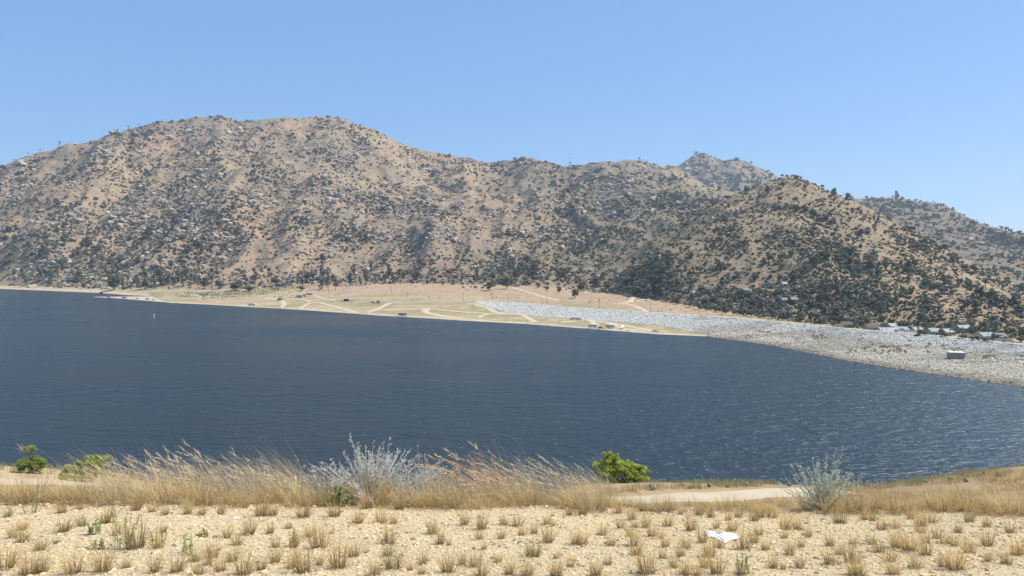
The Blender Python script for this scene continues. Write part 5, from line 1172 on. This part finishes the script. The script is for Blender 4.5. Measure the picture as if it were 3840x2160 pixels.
WD = [(115, 1925, .48, .20, "tall olive weed with seed spikes near the left edge"), (455, 2062, .36, .16, "sprawling yellow-green weed in the left gravel"), (355, 2005, .13, .08, "small pale green weed with flower above the dark tiny one"), (700, 2080, .24, .10, "thin green weed standing right of the sprawling one"),
      (590, 2045, .20, .07, "slender yellow-green weed touching a straw tuft in the left gravel"), (372, 2060, .09, .06, "tiny dark green weed in the left gravel"), (765, 2015, .07, .06, "dark low seedling beyond the thin green weed"), (1098, 2050, .22, .06, "slender weed by straw tufts below the flowering weed"), (2790, 2150, .16, .07, "dark thin weed at the bottom edge under the white scrap"), (410, 1960, .22, .10, "olive weed behind the small pale green one")]
for q, (X_, Y_, H_, R_, lb) in enumerate(WD):
    p = fhit(X_, Y_); shrub("weed", X_, p[1], dict(nst=11, H=H_ * .85, R=R_ * 1.3, ntw=9, seed=20 + q, leafn=3, leaf=.013 if H_ > .15 else .018, rad=.0024), (0.48, 0.44, 0.22), (0.52, 0.52, 0.20) if q % 3 != 2 else (0.44, 0.48, 0.22), lb, "weed")

# green bushes
def leafy(seed, lobes, nleaf, size):
    q = np.random.default_rng(seed); LV = []; L = np.array(lobes, float); wt = L[:, 3] * L[:, 5]; wt /= wt.sum()
    K = []
    for i in q.choice(len(L), 26 * len(L), p=wt):
        d = q.normal(size=3); d /= np.linalg.norm(d); K.append(L[i, :3] + d * L[i, 3:6] * q.uniform(.45, 1.06))
    K = np.array(K); kr = q.uniform(.6, 1.3, len(K)) * L[:, 3:6].mean() * .27
    for i in q.integers(0, len(K), nleaf):
        d = q.normal(size=3); d /= np.linalg.norm(d); c = K[i] + d * kr[i] * (q.random() ** .4) * np.array([1.2, 1.2, .8])
        if c[2] < 0.02: continue
        a = q.normal(size=3); b = np.cross(a, q.normal(size=3)); a *= size * q.uniform(.5, 1.1) / np.linalg.norm(a); b *= size * .35 / np.linalg.norm(b); LV += [c - a * .5, c + b, c + a * .5, c - b]
    return np.array(LV), np.arange(len(LV)).reshape(-1, 4)
M_GREEN = vcol("green_leaves", 0.7, 0.3, 1.6, spec=0.25, trans=0.3)
def bush(name, X, Y, lobes, n, size, col, label, seed, D_=None):
    p = fhit(X, Y) if D_ is None else np.array([px(X, D_), D_, fz1(float(px(X, D_)), D_)]); e = empty(name, tuple(map(float, p))); tag(e, label, "bush")
    V, q = leafy(seed, lobes, n, size); g = np.random.default_rng(seed); c = np.repeat(g.uniform(.6, 1.35, len(q)), 4)[:, None] * np.array(col); obj("foliage", V, q, M_GREEN, c, parent=e)
    st = []
    for l in lobes: st.append(tube([(0, 0, -.3), (l[0] * .5, l[1] * .5, l[2] * .5), (l[0], l[1], l[2])], [.05, .03, .012], 5))
    V, q = cat_parts(st); obj("branches", V, q, M_BARK, parent=e); return e
GRN = (0.46, 0.53, 0.11)
bush("green_bush", 2320, 1816, [(-1.15, 0, 1.1, .85, .8, .8), (-.6, .1, 1.95, .75, .7, .55), (-.1, 0, 1.6, .6, .6, .6), (.6, 0, 1.15, 1.15, .9, .75), (1.5, 0, .8, 1.0, .8, .65), (-1.5, -.1, 1.5, .45, .45, .4), (.4, -.2, .6, 1.6, .8, .5), (1.1, -.2, 1.3, .6, .6, .4), (-.9, .1, 2.2, .4, .4, .3)], 26000, .13, GRN, "large bright green bush of two lobes above the water, right of the tall grass", 31, 60.5)
bush("green_bush", 330, 1800, [(-1.1, 0, .8, .8, .7, .6), (-.2, 0, 1.1, .95, .8, .7), (.75, 0, 1.5, .75, .7, .55), (-.2, -.2, .6, 1.4, .8, .5)], 14000, .11, (0.36, 0.41, 0.11), "rounded green bush behind the left tall grass, rising to the right", 32, 52.0)
bush("green_bush", 118, 1756, [(-.5, 0, .6, .7, .6, .55), (.4, 0, .65, .75, .6, .6), (0, 0, .9, .6, .5, .45)], 7000, .10, (0.25, 0.32, 0.08), "darker green bush nearest the left edge, under a small tuft-topped tree", 33, 56.0)
e = bush("small_tree", 113, 1740, [(0, 0, 1.5, .55, .45, .22), (.15, 0, 1.62, .3, .3, .16), (-.3, 0, 1.42, .32, .3, .15)], 2200, .10, (0.42, 0.46, 0.11), "small twisted tree with flat green top above the darker left bush", 34, 60.0)
e["category"] = "tree"
r = np.random.default_rng(9); tw = []
for k in range(12):
    a = r.uniform(2.2, 4.2); L = r.uniform(.5, 1.2); tw.append(tube([(0, 0, .6), (L * .5 * math.cos(a), .1, 1.2), (L * math.cos(a), .2 * r.normal(), 1.5 + .25 * r.normal())], [.035, .02, .008], 4))
V, q = cat_parts(tw); obj("bare_branches", V, q, paint("bleached_wood", (0.42, 0.38, 0.34), 0.9), parent=e)

# dead stems and crumbs of litter lying between the tufts
r = np.random.default_rng(91); n = 2600; y = r.uniform(3.6, 8.6, n); x = (r.random(n) - .5) * 2 * (0.74 * y + .5); k = fbm(x, y, .9, 3, 92) > -0.1; x, y = x[k], y[k]; n = len(x)
lv = np.array([[-.5, -.02, .1], [.5, 0, .0], [.5, .03, .05], [-.5, .03, .14], [0, .02, .3]]); lf = np.array([[0, 1, 2], [0, 2, 3], [0, 4, 2]])
stuff("litter", "dead grass stems and crumbs lying on the gravel", [(lv, lf), (lv * [1, 2.5, 1.4], lf)], r.integers(0, 2, n), np.stack([x, y, fore_z(x, y) + .004], -1), r.uniform(.015, .06, n)[:, None] * np.array([[1, .35, .25]]), r.uniform(0, 6.28, n),
      np.where((r.random(n) < .5)[:, None], [[.30, .22, .14]], [[.66, .52, .30]]) * r.uniform(.7, 1.2, n)[:, None], M_STRAW)
# white scrap and pale stones on the gravel
rim = [(2640, 1990), (2672, 1997), (2700, 2004), (2726, 2000), (2752, 2003), (2776, 2017), (2768, 2025), (2740, 2028), (2722, 2040), (2700, 2034), (2684, 2020), (2652, 2014)]
P = np.array([fhit(a, b) for a, b in rim]); c = P.mean(0); m = 7; n = len(P); rings = []
q = np.random.default_rng(12)
for k in range(m + 1):
    t = k / m; R_ = c + (P - c) * t; R_[:, 2] = fore_z(R_[:, 0], R_[:, 1]) + 0.008 + 0.010 * (1 - t ** 3) * (0.2 + 1.5 * q.random(n)); rings.append(R_)
V = np.concatenate(rings); i = np.arange(m)[:, None] * n; j = np.arange(n)[None]
Fq = np.stack([i + j, i + n + j, i + n + (j + 1) % n, i + (j + 1) % n], -1).reshape(-1, 4)
nv = len(V); V2 = np.concatenate([V, V - [0, 0, 0.012]]); Fs2 = np.concatenate([Fq[:, ::-1], Fq + nv])
o = obj("white_scrap", V2, Fs2, paint("white_sheet", (0.70, 0.70, 0.69), 0.8, var=.25, scale=14)); tag(o, "crumpled white scrap lying on the gravel at right", "scrap")
so_, sx_, sc_, sl_ = [], [], [], []
for X_, Y_, w_ in ((2345, 2042, 28), (1375, 2010, 16), (885, 1945, 30), (2488, 1925, 26), (2548, 1938, 18), (2700, 1978, 14), (3530, 2000, 14), (1570, 1933, 15), (2120, 1795 + 160, 12), (1860, 1925, 10)):
    p = fhit(X_, Y_); pr = rock_proto(int(X_), ICO2, .45, .25); s_ = w_ * p[1] / F / 2; o = obj("stone", pr[0] * s_, pr[1], M_PEB, np.zeros((len(pr[0]), 3)) + ((.66, .64, .61) if X_ != 1570 else (.22, .13, .08))); o.location = p
    tag(o, None, "stone", "loose pale stones on the gravel"); so_.append(o); sx_.append(X_); sc_.append(gplace(X_, Y_)); sl_.append("loose white stone" if X_ != 1570 else "small reddish brown stone")
crowd_labels(so_, sx_, sc_, sl_, "")
hz = obj("haze", np.array([[sx, sy, sz] for sx in (-5200, 5200) for sy in (-60, 6500) for sz in (-6, 800)], float),
         np.array([[0,1,3,2],[4,6,7,5],[0,4,5,1],[2,3,7,6],[0,2,6,4],[1,5,7,3]]), None)
m = bpy.data.materials.new("haze_air"); m.use_nodes = True; nn = m.node_tree
nn.nodes.remove(nn.nodes["Principled BSDF"])
vv = nn.nodes.new("ShaderNodeVolumePrincipled"); vv.inputs['Color'].default_value = (0.74, 0.85, 1.0, 1); vv.inputs['Density'].default_value = HAZE
vv.inputs['Anisotropy'].default_value = 0.2
nn.links.new(vv.outputs[0], nn.nodes["Material Output"].inputs['Volume'])
hz.data.materials.append(m); tag(hz, kind="stuff")
